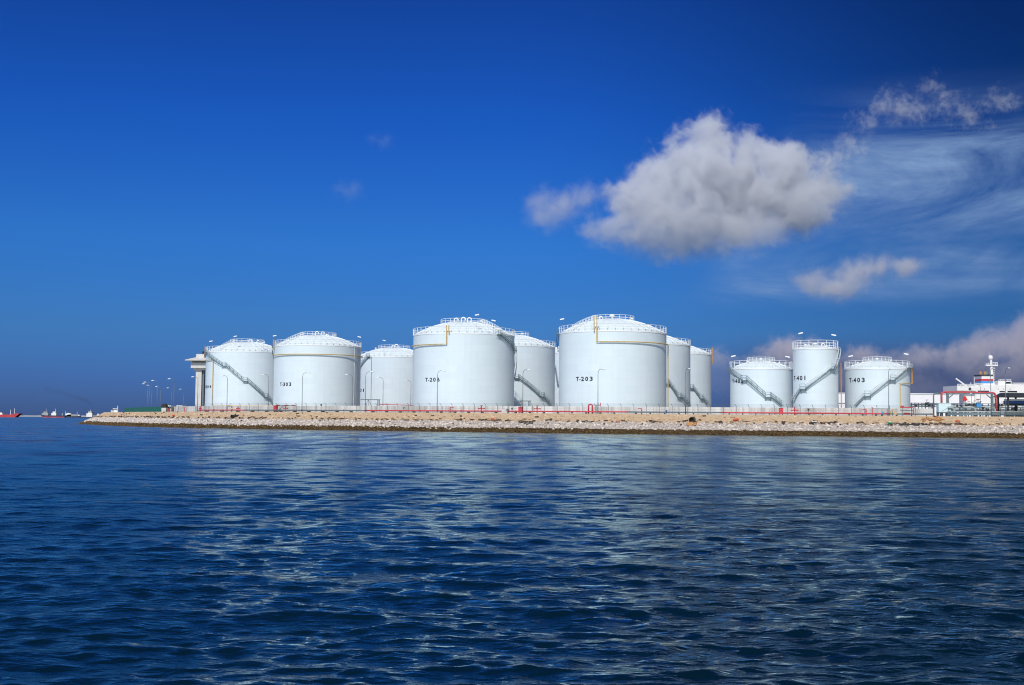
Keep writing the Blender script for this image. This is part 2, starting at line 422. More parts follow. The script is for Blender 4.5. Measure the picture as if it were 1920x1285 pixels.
class Tank: pass
def tank(label, l, r, rim, Y, rise=.285, ymid=710, group='white storage tanks on the quay'):
    t = Tank(); Y *= S
    pl, pr = at(l, ymid, Y), at(r, ymid, Y)
    tl, tr = math.atan2(pl.x, Y), math.atan2(pr.x, Y)
    tc = (tl+tr)/2; t.D = Y/math.cos(tc); t.R = t.D*math.sin((tr-tl)/2)
    t.c = Vector((Y*math.tan(tc), Y, ZP)); t.l, t.r = l, r; t.pxc = (l+r)/2
    t.az = tc                        # phi=0 faces the camera
    fr = t.c - Vector((math.sin(tc), math.cos(tc), 0))*t.R
    t.zr = at(proj((fr.x, fr.y, 10))[0], rim, fr.y).z
    t.h = t.zr-ZP; t.rise = rise*t.R
    t.root = thing('storage_tank', label, 'storage tank', t.c, group)
    def P(phi, rad, z):              # phi clockwise seen from above: + is to the right in the picture
        a = phi - tc
        return (t.c.x + rad*math.sin(a), t.c.y - rad*math.cos(a), z)
    t.P = P
    def phi_of(px, py, rad=None):
        rad = t.R if rad is None else rad
        phi = math.asin(max(-1, min(1, (px-t.pxc)/((r-l)/2*rad/t.R))))
        for _ in range(12):          # refine with the real projection
            q = proj(P(phi, rad, 20))
            x = q[0]; dx = proj(P(phi+.01, rad, 20))[0]-x
            if abs(dx) < .02: break
            phi = max(-1.5, min(1.5, phi+(px-x)/dx*.01))
        q = P(phi, rad, 0); z = at(px, py, q[1]).z
        return phi, z
    t.phi = phi_of
    # shell
    n = 128; mb = MB(); zs = [ZP-.3, t.zr]
    for z in zs:
        for k in range(n): mb.v.append(P(2*math.pi*k/n, t.R, z))
    for k in range(n): mb.f.append((k, (k+1) % n, n+(k+1) % n, n+k))
    o = mb.build('shell', M['shell'], t.root, smooth=True)
    uv = o.data.uv_layers.new(name='UVMap')
    for p in o.data.polygons:
        ks = [o.data.loops[li].vertex_index for li in p.loop_indices]
        wrap = 0 in [q % n for q in ks] and (n-1) in [q % n for q in ks]
        for li in p.loop_indices:
            vi = o.data.loops[li].vertex_index; kk = vi % n
            if wrap and kk == 0: kk = n
            uv.data[li].uv = (2*math.pi*t.R*kk/n + t.R*3.1, (zs[vi//n]-ZP))
    # roof: spherical cap with raised radial seams
    Rs = (t.R**2+t.rise**2)/(2*t.rise); t.Rs = Rs
    def dz(rad): return t.zr + math.sqrt(max(0, Rs**2-rad**2)) - (Rs-t.rise)
    t.dz = dz
    mb = MB(); prof = [(t.R*(1-i/14), ) for i in range(14)]
    for (rad,) in prof:
        for k in range(64): mb.v.append(P(2*math.pi*k/64, rad, dz(rad)))
    for i in range(13):
        for k in range(64): mb.f.append((i*64+k, i*64+(k+1) % 64, (i+1)*64+(k+1) % 64, (i+1)*64+k))
    mb.f.append(tuple(13*64+k for k in range(64)))
    o = mb.build('roof', M['roof'], t.root, smooth=True)
    mb = MB(); nr = 36 if t.R > 9 else 20
    for k in range(nr):
        a = 2*math.pi*(k+.5)/nr
        mb.tube([P(a, t.R*(.985-.80*i/6), dz(t.R*(.985-.80*i/6))+.02) for i in range(7)], .07, 4)
    mb.build('roof_seams', M['white'], o)
    mb = MB()                      # kerb angle
    n = 96
    for rad, z in ((t.R+.04, t.zr-.30), (t.R+.07, t.zr-.28), (t.R+.07, t.zr+.05), (t.R-.1, t.zr+.06)):
        for k in range(n): mb.v.append(P(2*math.pi*k/n, rad, z))
    for i in range(3):
        for k in range(n): mb.f.append((i*n+k, i*n+(k+1) % n, (i+1)*n+(k+1) % n, (i+1)*n+k))
    mb.build('rim', M['white'], t.root)
    return t

def rim_railing(t, h=1.65, a0=None, a1=None, npost=None):
    mb = MB(); n = 96; rad = t.R+.04
    for z, r_ in ((h, .06), (h*.62, .04), (h*.3, .04)):
        mb.tube([t.P(2*math.pi*i/n, rad, t.zr+z) for i in range(n)], r_, 4, closed=True)
    npost = npost or int(2*math.pi*t.R/1.9)
    for k in range(npost):
        a = 2*math.pi*(k+.3)/npost
        mb.tube([t.P(a, rad, t.zr), t.P(a, rad, t.zr+h)], .075, 4)
    mb.build('rim_railing', M['white'], t.root)
def crown_railing(t, fr=.42, h=1.25):
    mb = MB(); rad = t.R*fr; n = 40; z = t.dz(rad)
    for q in (h, h*.55): mb.tube([t.P(2*math.pi*i/n, rad, z+q) for i in range(n)], .05, 4, closed=True)
    for k in range(20): mb.tube([t.P(2*math.pi*k/20, rad, z), t.P(2*math.pi*k/20, rad, z+h)], .05, 4)
    mb.build('crown_railing', M['white'], t.root)
def walkway(t, phi, fr=.42, h=1.2, w=.9):
    mb = MB(); d = w/2/t.R
    for sg in (-1, 1):
        for q in (h, h*.5):
            mb.tube([t.P(phi+sg*d*1.0/(1-(1-fr)*i/8), t.R*(1-(1-fr)*i/8), t.dz(t.R*(1-(1-fr)*i/8))+q) for i in range(9)], .045, 4)
        for i in range(9):
            rr = t.R*(1-(1-fr)*i/8)
            mb.tube([t.P(phi+sg*d*t.R/rr, rr, t.dz(rr)), t.P(phi+sg*d*t.R/rr, rr, t.dz(rr)+h)], .05, 4)
    mb.build('walkway_railing', M['white'], t.root)
def vents(t, items):
    for kind, phi, fr, s in items:
        p = Vector(t.P(phi, t.R*fr, t.dz(t.R*fr))); mb = MB(); s *= .68
        if kind == 'goose':
            pts = [p, p+Vector((0, 0, .5*s))]+[p+Vector((.5*s*(1-math.cos(a)), 0, .5*s+.5*s*math.sin(a))) for a in [math.pi*i/8 for i in range(1, 9)]]+[p+Vector((s, 0, .25*s))]
            mb.tube(pts, .15*s, 8)
        else:
            mb.lathe([(.28*s, -.1), (.28*s, .5*s), (.55*s, .5*s), (.6*s, .7*s), (.35*s, .95*s), (.05*s, 1.02*s)], 14, p)
        mb.build('vent', M['white'], t.root, smooth=(kind != 'goose'))
def stairs(t, nodes, light=False, w=.55, landings=True, gap=.14):
    """nodes: list of (phi, z) from top to bottom"""
    st = MB(); hr = MB(); ms = M['galv']
    ri, ro = t.R+gap, t.R+gap+w
    lands = []
    for i in range(len(nodes)-1):
        (a0, z0), (a1, z1) = nodes[i], nodes[i+1]
        n = max(4, int(abs(a1-a0)*t.R/.7)); sg = 1 if a1 > a0 else -1
        la = .55/t.R*sg if (landings and i > 0) else 0
        lb = .55/t.R*sg if (landings and i < len(nodes)-2) else 0
        A0, A1 = a0+la, a1-lb
        rows = [(A0+(A1-A0)*k/n, z0+(z1-z0)*k/n) for k in range(n+1)]
        for rad in (ri, ro):
            b0 = len(st.v)
            for a, z in rows:
                for dr, dzz in ((-.025, -.06), (.025, -.06), (.025, .12), (-.025, .12)): st.v.append(t.P(a, rad+dr, z+dzz))
            for k in range(n):
                for q in range(4):
                    q2 = (q+1) % 4
                    st.f.append((b0+k*4+q, b0+k*4+q2, b0+(k+1)*4+q2, b0+(k+1)*4+q))
            for q in (1.05, .55):
                hr.tube([t.P(a, rad, z+q) for a, z in rows], .032, 4)
            for k in range(0, n+1, 2):
                a, z = rows[k]; hr.tube([t.P(a, rad, z), t.P(a, rad, z+1.05)], .03, 4)
        nt_ = max(4, int(abs(z1-z0)/.30))
        da = .085/t.R
        for k in range(nt_):
            a = A0+(A1-A0)*(k+.5)/nt_; z = z0+(z1-z0)*(k+.5)/nt_; b0 = len(st.v)
            for zz in (z-.03, z):
                for da_, rad in ((-da, ri), (da, ri), (da, ro), (-da, ro)): st.v.append(t.P(a+da_, rad, zz))
            for q in ((3, 2, 1, 0), (4, 5, 6, 7), (0, 1, 5, 4), (1, 2, 6, 5), (2, 3, 7, 6), (3, 0, 4, 7)): st.f.append(tuple(b0+x for x in q))
        if i > 0 and landings: lands.append((a0, z0))
    so = st.build('staircase', ms, t.root)
    hr.build('handrail', M['white'] if light else ms, so)
    lands.append(nodes[0])
    for a, z in lands:
        lb = MB(); d = .62/t.R; b0 = len(lb.v)
        for zz in (z-.18, z):
            for da_, rad in ((-d, t.R+.02), (d, t.R+.02), (d, ro+.06), (-d, ro+.06)): lb.v.append(t.P(a+da_, rad, zz))
        for q in ((3, 2, 1, 0), (4, 5, 6, 7), (0, 1, 5, 4), (1, 2, 6, 5), (2, 3, 7, 6), (3, 0, 4, 7)): lb.f.append(tuple(b0+x for x in q))
        for da_ in (-d, d):
            lb.tube([t.P(a+da_, ro, z-.1), t.P(a+da_, t.R+.03, z-1.0)], .045, 4)
            lb.tube([t.P(a+da_, ro, z), t.P(a+da_, ro, z+1.1)], .04, 4)
        for q in (1.1, .55): lb.tube([t.P(a-d, ro, z+q), t.P(a+d, ro, z+q)], .035, 4)
        lb.build('landing', ms, so)
def lettering(t, txt, l, r, ytop, ybot):
    slots = [(0, .18), (.215, .285), (.325, .495), (.56, .725), (.81, .97)]
    V = []; F = []
    for ch, (s0, s1) in zip(txt, slots):
        v_, f_ = text_mesh(ch); x0 = min(q[0] for q in v_); x1 = max(q[0] for q in v_); b0 = len(V)
        if ch == '1': s0, s1 = s0+.035, s1-.065
        V += [(s0+(s1-s0)*(q[0]-x0)/(x1-x0), q[1], 0) for q in v_]; F += [tuple(b0+i for i in f) for f in f_]
    ys = [v[1] for v in V]
    pl, z0 = t.phi(l, ybot); pr, _ = t.phi(r, ybot); pm, z1 = t.phi((l+r)/2, ytop); _, z0 = t.phi((l+r)/2, ybot)
    mb = MB()
    for lay in (.02, .035):
        for x, y, _ in V:
            a = pl+(pr-pl)*x; z = z0+(z1-z0)*(y-min(ys))/(max(ys)-min(ys))
            mb.v.append(t.P(a, t.R+lay, z))
    n = len(V); mb.f = [tuple(n+i for i in f) for f in F]
    # rim of each glyph so that it has thickness
    from collections import Counter
    ec = Counter()
    for f in F:
        for i in range(len(f)): ec[tuple(sorted((f[i], f[(i+1) % len(f)])))] += 1
    mb.f += [(a, b, n+b, n+a) for (a, b), c in ec.items() if c == 1]
    mb.build('lettering', M['black'], t.root)
def pipe(t, segs, m='yellow', r=.13, stand=.35, name='foam_pipe', clamps=True):
    """segs: polyline of (phi, z); arcs are followed round the shell"""
    mb = MB(); pts = []
    for (a0, z0), (a1, z1) in zip(segs, segs[1:]):
        n = max(1, int(abs(a1-a0)*t.R/.8))
        pts += [(a0+(a1-a0)*i/n, z0+(z1-z0)*i/n) for i in range(n)]
    pts.append(segs[-1])
    mb.tube([t.P(a, t.R+stand, z) for a, z in pts], r, 6)
    if clamps:
        acc = 0
        for (a0, z0), (a1, z1) in zip(pts, pts[1:]):
            acc += math.hypot((a1-a0)*t.R, z1-z0)
            if acc > 1.6:
                acc = 0; mb.tube([t.P(a1, t.R, z1), t.P(a1, t.R+stand, z1)], .05, 4)
    mb.build(name, M[m], t.root)
def floodlight(t, px, py, tilt=1, ln=1.05, back=False):
    phi, z = t.phi(px, py, t.R+.05)
    root = Vector(t.P(phi, t.R+.06, t.zr)); z = max(z, t.zr+1.2)
    top = Vector((root.x, root.y, z))
    mb = MB().tube([root, top], .025, 4)
    po = mb.build('floodlight_pole', M['post'], t.root)
    lb = MB(); d = Vector((math.cos(t.az), -math.sin(t.az), 0)); lb_c = top
    ang = .22*tilt
    lb.box(lb_c, (ln, .28, .26), rz=-t.az, rx=-ang)
    lb.build('floodlight', M['lamp'], po)

D2 = R_
# T-304
t = tank('white tank marked T-304 beside the watchtower, stair falling to the right', 385, 538, 658.5, 566); T304 = t
rim_railing(t); crown_railing(t); walkway(t, -R_(42)); vents(t, [('goose', .2, .2, 1.3), ('goose', .9, .3, 1.1), ('cap', -1.2, .35, .9), ('cap', 2.5, .2, 1)])
stairs(t, [(-R_(76), t.zr), t.phi(421, 686), t.phi(460.5, 714.5), t.phi(499.5, 744.5), t.phi(514, 762)])
lettering(t, 'T-304', 385.8, 397.6, 722.6, 728.2)
a = t.phi(401, 674.7); pipe(t, [(-R_(88), a[1]-.1), a, (a[0], ZP)], 'yellow', .11)
pipe(t, [(-R_(84), t.zr+1.9), (-R_(84), t.zr-.6)], 'orange', .16, name='drop_pipe', clamps=False)
for q in ((394.5, 640, 1), (440, 630.8, 1), (493, 642.3, 1)): floodlight(t, *q)
# T-303
t = tank('white tank marked T-303 with a yellow pipe ringing its upper shell', 513, 676, 646.5, 534); T303 = t
rim_railing(t); crown_railing(t); walkway(t, -R_(50)); vents(t, [('goose', -.3, .22, 1.5), ('goose', .5, .15, 1.4), ('cap', 1.4, .4, 1.2), ('cap', 2.2, .25, 1), ('cap', -1.5, .4, 1.)])
a = t.phi(594, 664.5); pipe(t, [(-R_(88), a[1]), (0, a[1]), (R_(95), a[1])], 'yellow', .15, .45)
pipe(t, [(-R_(80), t.zr+2.0), (-R_(80), t.zr-1.2)], 'orange', .18, name='drop_pipe', clamps=False)
for px in (664.5,):
    a = t.phi(px, 655)[0]; pipe(t, [(a, t.zr+.2), (a, ZP)], 'white', .04, .05, 'drain_pipe')
stairs(t, [(-R_(86), t.zr), (-R_(112), t.zr-4.5), (-R_(150), t.zr-10)])
lettering(t, 'T-303', 526, 547.8, 717.2, 724.2)
for q in ((514, 629.8, 1), (672.8, 632, -1)): floodlight(t, *q)
# T-301
t = tank('white tank half hidden between T-303 and T-206, its painted number ending in 01', 667, 809, 668.5, 606); T301 = t
rim_railing(t); crown_railing(t); vents(t, [('goose', -.2, .3, 1.4), ('goose', .2, .1, 1.6), ('cap', -1.3, .5, 1)])
a0 = t.phi(692, 667); stairs(t, [(a0[0], t.zr), (t.phi(676, 682)[0], t.zr-3.2), (-R_(100), t.zr-8)])
a = t.phi(697, 680)[0]; pipe(t, [(a, t.zr), (a, ZP)], 'grey', .06, .2, 'drain_pipe')
lettering(t, 'T-301', 668, 685.8, 729, 735.2)
floodlight(t, 719.5, 638.6, -1)
# T-205 (behind T-206)
t = tank('white tank behind the right side of T-206 with a stair falling to its foot', 870, 1040.5, 647, 508); T205 = t
rim_railing(t); crown_railing(t); vents(t, [('cap', 1.2, .3, 1.2), ('goose', .2, .2, 1.2)])
stairs(t, [(-R_(60), t.zr), t.phi(918, 668), t.phi(968.5, 709), t.phi(1015.4, 743.5), t.phi(1031.5, 761)])
# T-204 (sliver between)
t = tank('white tank seen as a thin sliver just left of the T-203 shell', 1018, 1170, 660, 566); T204 = t
rim_railing(t); stairs(t, [(-R_(70), t.zr), t.phi(1040, 690), t.phi(1050, 721), t.phi(1070, 745)])
# T-206
t = tank('large white tank marked T-206 with a stair curling round its right edge', 774, 964, 624, 455); T206 = t
rim_railing(t); crown_railing(t, .46); walkway(t, R_(46), .46)
vents(t, [('goose', -.7, .3, 1.5), ('goose', -.25, .22, 1.6), ('goose', .3, .22, 1.5), ('cap', 1.0, .4, 1.2), ('cap', 2.6, .25, 1)])
stairs(t, [(t.phi(934, 622)[0], t.zr-.1), (R_(78), t.phi(962, 657)[1]), (R_(104), t.phi(962, 706)[1]), (R_(150), ZP+2)])
lettering(t, 'T-206', 798.5, 826, 708.2, 716)
a = t.phi(837.7, 645.5); pipe(t, [(a[0], t.zr+1.9), (a[0], a[1]), (-R_(90), a[1])], 'yellow', .14, .4)
b = t.phi(842, 625); pipe(t, [(b[0], t.zr+1.9), (b[0], b[1])], 'yellow', .14, .5, 'drop_pipe', False)
for q in ((893.6, 590.6, 1), (924.8, 601.3, -1)): floodlight(t, *q)
# T-201, T-202 (behind T-203)
t = tank('white tank farthest right in the group behind T-203, showing only its right end', 1176, 1334, 661.5, 554); T201 = t
rim_railing(t); crown_railing(t)
stairs(t, [(-R_(50), t.zr), t.phi(1262, 702), t.phi(1295.5, 728), t.phi(1314, 747.3), t.phi(1326, 760)])
pipe(t, [(R_(80), t.zr+2.4), (R_(80), t.zr-3)], 'orange', .14, .4, 'drop_pipe', False)
t = tank('white tank directly behind T-203, its right edge overlapping a further tank', 1118, 1294.5, 643.5, 492); T202 = t
rim_railing(t); crown_railing(t)
stairs(t, [(-R_(55), t.zr), t.phi(1215, 694), t.phi(1250, 719.5), t.phi(1272, 744.5), t.phi(1291, 762)])
# T-203
t = tank('largest white tank, marked T-203, yellow pipe across its upper right shell', 1048, 1249.5, 619.5, 435); T203 = t
rim_railing(t); crown_railing(t, .40); walkway(t, -R_(48), .40)
vents(t, [('cap', -.1, .1, 1.7), ('goose', -.9, .32, 1.2), ('cap', 1.1, .4, 1.), ('cap', -1.2, .38, 1.)])
a = t.phi(1119.7, 641); pipe(t, [(a[0], t.zr+3.4), (a[0], a[1]), (R_(86), a[1]), (R_(86), ZP)], 'yellow', .14, .4)
b = t.phi(1115, 621); pipe(t, [(b[0], t.zr+3.4), (b[0], b[1])], 'yellow', .14, .5, 'drop_pipe', False)
stairs(t, [(-R_(82), t.zr), (-R_(104), t.zr-4), (-R_(150), ZP+4)])
lettering(t, 'T-203', 1080.5, 1112.7, 706.6, 714.8)
for q in ((1053.7, 598.6, 1),): floodlight(t, *q)
# 400 group
t = tank('low white tank marked T-402, left of the tall narrow tank', 1369, 1485.5, 690, 412, .26); T402 = t
rim_railing(t, 1.75); crown_railing(t, .45, 1.2); vents(t, [('cap', 0, .05, 1.0), ('goose', .6, .5, .8), ('cap', -1, .5, .7), ('cap', 1.7, .6, .7)])
stairs(t, [(-R_(84), t.zr), t.phi(1397, 713), t.phi(1439, 744.5), t.phi(1465, 762)])
lettering(t, 'T-402', 1373.5, 1394.3, 711.4, 718.5)
for q in ((1375, 668, 1), (1476.6, 669.3, -1)): floodlight(t, *q)
t = tank('tall narrow white tank marked T-401 with a stair rising to the right', 1486.5, 1572, 652.5, 396, .12); T401 = t
rim_railing(t, 1.75); vents(t, [('cap', 0, .05, 1.3), ('goose', .6, .5, 1), ('cap', -1, .5, .9), ('cap', 2.2, .6, .9), ('goose', -.5, .7, .8)])
stairs(t, [(R_(135), t.zr), (R_(88), t.phi(1571, 662)[1]), t.phi(1559.5, 692), t.phi(1507, 729.5), (-R_(72), t.phi(1488, 757)[1])], light=True)
lettering(t, 'T-401', 1488.6, 1513, 704.8, 713.2)
pipe(t, [(R_(86), t.phi(1571, 680)[1]), (R_(86), ZP)], 'orange', .11, .6)
for q in ((1501.5, 625, 1), (1563.5, 628.5, -1)): floodlight(t, *q)
t = tank('low white tank marked T-403, rightmost tank, with a stair rising to the right', 1584, 1706.5, 690, 404, .26); T403 = t
rim_railing(t, 1.75); crown_railing(t, .45, 1.2); vents(t, [('cap', 0, .05, 1.0), ('goose', -.6, .5, .8), ('cap', 1, .5, .7), ('cap', -1.7, .6, .7)])
stairs(t, [(R_(92), t.zr+.2), t.phi(1701, 690), t.phi(1671.6, 712.5), t.phi(1626.8, 742.5), t.phi(1604, 762)], light=True)
lettering(t, 'T-403', 1592.2, 1622, 708.6, 717.2)
a = t.phi(1685.5, 718.5); pipe(t, [(R_(84), a[1]), a, (a[0], ZP)], 'yellow', .10, .3)
pipe(t, [(R_(84), t.zr+.4), (R_(84), a[1])], 'orange', .17, .45, 'drop_pipe', False)
for q in ((1595, 668, 1), (1698.7, 664, -1)): floodlight(t, *q)

# ------------------------------------------------------------------ watchtower
def tower():
    Y = 600*S; c = at(374.6, 770, Y); x, y = c.x, c.y
    mpp = Y/FPX
    def z(py): return at(374.6, py, Y).z
    root = thing('watchtower', 'white concrete watchtower with flat pyramid roof left of T-304', 'watchtower', (x, y, ZP))
    w = 15*mpp
    mb = MB(); mb.box((x-w*.12, y, (ZP+z(691))/2), (w*.72, w, z(691)-ZP)); mb.build('column', M['towerw'], root)
    mb = MB(); mb.box((x+w*.40, y+.3, (ZP+z(691))/2), (w*.20, w*.8, z(691)-ZP-.02)); mb.build('shaded_side', M['grey'], root)  # shade of the column's recess and side face, put in as a grey box
    mb = MB()
    ch = 30*mpp
    mb.box((x, y, (z(691)+z(681))/2), (ch, ch, z(681)-z(691)))
    mb.box((x, y, z(691)-.35), (ch*.72, ch*.72, .7), taper=1.0)
    cab = mb.build('cabin', M['towerw'], root)
    g = MB(); g.box((x, y, (z(681)+z(677.5))/2), (ch*.88, ch*.88, z(677.5)-z(681))); g.build('window', M['glass'], cab)
    for sx in (-1, 1):
        for sy in (-1, 1):
            MB().box((x+sx*ch*.45, y+sy*ch*.45, (z(681)+z(677.5))/2), (.25, .25, z(677.5)-z(681)-.01)).build('corner_post', M['towerw'], cab)
    rw = 48*mpp; mb = MB()
    hw = rw/2; zz = z(677.4)
    mb.v = [(x-hw, y-hw, zz), (x+hw, y-hw, zz), (x+hw, y+hw, zz), (x-hw, y+hw, zz),
            (x-hw, y-hw, zz+.25), (x+hw, y-hw, zz+.25), (x+hw, y+hw, zz+.25), (x-hw, y+hw, zz+.25),
            (x-w*.6, y-w*.6, z(671)), (x+w*.6, y-w*.6, z(671)), (x+w*.6, y+w*.6, z(671)), (x-w*.6, y+w*.6, z(671))]
    mb.f = [(3, 2, 1, 0), (0, 1, 5, 4), (1, 2, 6, 5), (2, 3, 7, 6), (3, 0, 4, 7), (4, 5, 9, 8), (5, 6, 10, 9), (6, 7, 11, 10), (7, 4, 8, 11), (8, 9, 10, 11)]
    rf = mb.build('roof', M['towerw'], root)
    MB().box((x, y, (z(671)+z(664.5))/2), (w, w, z(664.5)-z(671))).build('roof_house', M['towerw'], rf)
    MB().lathe([(.28, 0), (.3, .5), (.36, .6), (.3, 1.0), (.05, 1.1)], 10, (x+w*.22, y, z(664.5))).build('siren', M['dark'], rf)
tower()

# ------------------------------------------------------------------ bund wall and fences
def strip_wall(name, label, cat, px0, px1, o, z0, z1, th, m, step=6):
    ps = []
    for px in np.arange(px0, px1+.1, step): p, tt, nn = along(px, o); ps.append((p, nn))
    mb = MB()
    for p, nn in ps:
        q = p+nn*th
        mb.v += [(p.x, p.y, z0), (p.x, p.y, z1), (q.x, q.y, z1), (q.x, q.y, z0)]
    for i in range(len(ps)-1):
        for k in range(4): mb.f.append((i*4+k, i*4+(k+1) % 4, (i+1)*4+(k+1) % 4, (i+1)*4+k))
    mb.f += [(0, 1, 2, 3), tuple((len(ps)-1)*4+k for k in (3, 2, 1, 0))]
    ob = mb.build(name, m); tag(ob, label, cat); return ob

def wall_mat():
    m = bpy.data.materials.new('bund_wall_concrete'); m.use_nodes = True
    nt = m.node_tree; n = nt.nodes; l = nt.links; b = n['Principled BSDF']; b.inputs['Roughness'].default_value = .9
    g = n.new('ShaderNodeNewGeometry')
    mp = n.new('ShaderNodeMapping'); mp.inputs['Scale'].default_value = (1.3, .9, .10); l.new(g.outputs['Position'], mp.inputs['Vector'])
    z1 = n.new('ShaderNodeTexNoise'); z1.inputs['Scale'].default_value = 1.0; z1.inputs['Detail'].default_value = 6; l.new(mp.outputs[0], z1.inputs['Vector'])
    z2 = n.new('ShaderNodeTexNoise'); z2.inputs['Scale'].default_value = .09; z2.inputs['Detail'].default_value = 3; l.new(g.outputs['Position'], z2.inputs['Vector'])
    r1 = n.new('ShaderNodeValToRGB'); e = r1.color_ramp.elements
    e[0].position = .36; e[0].color = (.46, .43, .40, 1); e[1].position = .58; e[1].color = (.64, .62, .60, 1)
    l.new(z1.outputs['Fac'], r1.inputs[0])
    mr = n.new('ShaderNodeMapRange'); mr.inputs['From Min'].default_value = .35; mr.inputs['From Max'].default_value = .65; mr.inputs['To Min'].default_value = .82; mr.inputs['To Max'].default_value = 1.1
    l.new(z2.outputs['Fac'], mr.inputs['Value'])
    vm = n.new('ShaderNodeVectorMath'); vm.operation = 'SCALE'; l.new(r1.outputs[0], vm.inputs[0]); l.new(mr.outputs[0], vm.inputs['Scale'])
    l.new(vm.outputs[0], b.inputs['Base Color']); return m
WM = wall_mat()
strip_wall('concrete_wall', 'long pale grey concrete wall running in front of the tanks', 'wall', 303, 1752, 14.0, ZP-.2, 5.62, .35, WM)
strip_wall('green_fence', 'dark green mesh fence round the left tip of the quay', 'fence', 233, 303, 11.5, ZP, 5.55, .06, M['green'], 3)

def fence():
    p0, _, _ = along(1000, 11.6)
    root = thing('chain_link_fence', 'thin grey wire fence with cranked posts in front of the concrete wall', 'fence', (p0.x, p0.y, ZP))
    tot = []; px = 318.0
    while px < 1735:
        p, tt, nn = along(px, 11.6); tot.append((p, tt, nn)); px += 16+6.5*(px-318)/700 if px < 1018 else 24
    for p, tt, nn in tot:
        q = p-nn*.28+tt*.22
        MB().tube([(p.x, p.y, ZP-.1), (p.x, p.y, ZP+1.75), (q.x, q.y, ZP+2.15)], .05, 5).build('fence_post', M['grey'], root)
    w = MB()
    for h in (.1, 1.0, 1.72): w.tube([(p.x, p.y-.05, ZP+h) for p, _, _ in tot], .012, 3)
    for f in (.35, .7, 1.0): w.tube([(p.x-nn.x*.28*f+tt.x*.22*f, p.y-nn.y*.28*f+tt.y*.22*f, ZP+1.75+.4*f) for p, tt, nn in tot], .010, 3)
    w.build('fence_wire', M['grey'], root)
fence()

# ------------------------------------------------------------------ pipelines along the bank top
def pipeline(label, px0, px1, m, o=10.2, z=.42, r=.14, second=None, group='pipelines along the top of the bank'):
    pts = []
    for px in np.linspace(px0, px1, max(3, int((px1-px0)/12))): p, tt, nn = along(px, o); pts.append((p, tt, nn))
    c = pts[len(pts)//2][0]
    root = thing('pipeline', label, 'pipeline', (c.x, c.y, ZP), group)
    MB().tube([(p.x, p.y, ZP+z) for p, _, _ in pts], r, 8).build('pipe', m, root, smooth=True)
    fl = MB()
    for i in range(2, len(pts)-1, 6):
        p, tt, nn = pts[i]
        fl.tube([(p.x-tt.x*.06, p.y-tt.y*.06, ZP+z), (p.x+tt.x*.06, p.y+tt.y*.06, ZP+z)], r*1.55, 10)
    fl.build('flanges', m, root)
    if second:
        MB().tube([(p.x+nn.x*.7, p.y+nn.y*.7, ZP+z-.03) for p, _, nn in pts], r*.7, 6).build('side_pipe', second, root, smooth=True)
    for i in range(1, len(pts)-1, 2):
        p, tt, nn = pts[i]
        MB().box((p.x+nn.x*.2, p.y+nn.y*.2, ZP+.10), (.16, 1.1, .30), rz=math.atan2(tt.y, tt.x)).build('pipe_support', M['dark'], root)
pipeline('red pipe at the foot of the wall below T-304', 372, 459, M['red'], second=M['darkred'])
pipeline('dark grey pipe along the bank top below T-303', 459, 684, M['grey'], second=M['darkred'])
pipeline('long red pipe along the bank top below T-206', 685.5, 942, M['red'])
pipeline('red pipe along the bank top below T-203', 953, 1178, M['red'])
pipeline('grey pipe along the bank top between T-203 and T-402', 1178.5, 1354, M['grey'], second=M['grey'])
pipeline('red pipe along the bank top below T-402, T-401 and T-403', 1354.5, 1668, M['red'], r=.15)
pipeline('grey pipe along the bank top below the rightmost tank and the pipe portal', 1640, 1751, M['grey'], o=11.0)

def place(root, px, o, rz=0.0, z=ZP):
    p, tt, nn = along(px, o); root.location = (p.x, p.y, z); root.rotation_euler = (0, 0, math.atan2(-tt.y, -tt.x)+rz); return root
HY = 'red fire fittings along the bank top'
def make_hydrant():
    r = thing('fire_hydrant', 'x', 'hydrant', group=HY)
    MB().lathe([(.10, 0), (.10, .95), (.17, .95), (.17, 1.05), (.12, 1.1), (.12, 1.3), (.05, 1.38)], 10).build('standpipe', M['red'], r, local=True)
    for sx in (-1, 1):
        b = MB(); b.tube([(0, 0, .85), (sx*.55, 0, .85)], .085, 8); b.tube([(sx*.55, 0, .85), (sx*.66, 0, .85)], .14, 8)
        b.build('outlet', M['red'], r, local=True)
    w = MB().tube([(.3*math.cos(a), .3*math.sin(a), 1.42) for a in [k*math.pi/6 for k in range(12)]], .03, 4, closed=True)
    w.tube([(-.3, 0, 1.42), (.3, 0, 1.42)], .02, 4); w.build('hand_wheel', M['darkred'], r, local=True)
    return r
def make_monitor():
    r = thing('fire_monitor', 'x', 'fire monitor', group=HY)
    MB().lathe([(.22, 0), (.22, .06), (.1, .06), (.1, .75), (.16, .78), (.16, .9)], 10).build('standpipe', M['red'], r, local=True)
    MB().tube([(0, 0, .9), (.05, 0, 1.15), (-.15, 0, 1.3), (-.5, 0, 1.32), (-.95, 0, 1.2)], [.1, .1, .1, .085, .07], 8).build('nozzle', M['red'], r, local=True)
    return r
def make_cabinet():
    r = thing('hose_cabinet', 'x', 'hose cabinet', group='red hose cabinets on the bank top')
    MB().box((0, 0, .72), (.85, .5, 1.15)).build('body', M['red'], r, local=True)
    MB().box((0, -.265, .72), (.7, .03, 1.0)).build('door', M['red'], r, local=True)
    MB().box((0, 0, 1.33), (.95, .6, .06)).build('top', M['darkred'], r, local=True)
    for sx in (-.32, .32): MB().box((sx, 0, .08), (.08, .4, .16)).build('leg', M['dark'], r, local=True)
    return r
hy = make_hydrant(); mo = make_monitor(); ca = make_cabinet()
first = {'h': hy, 'm': mo, 'c': ca}; used = set()
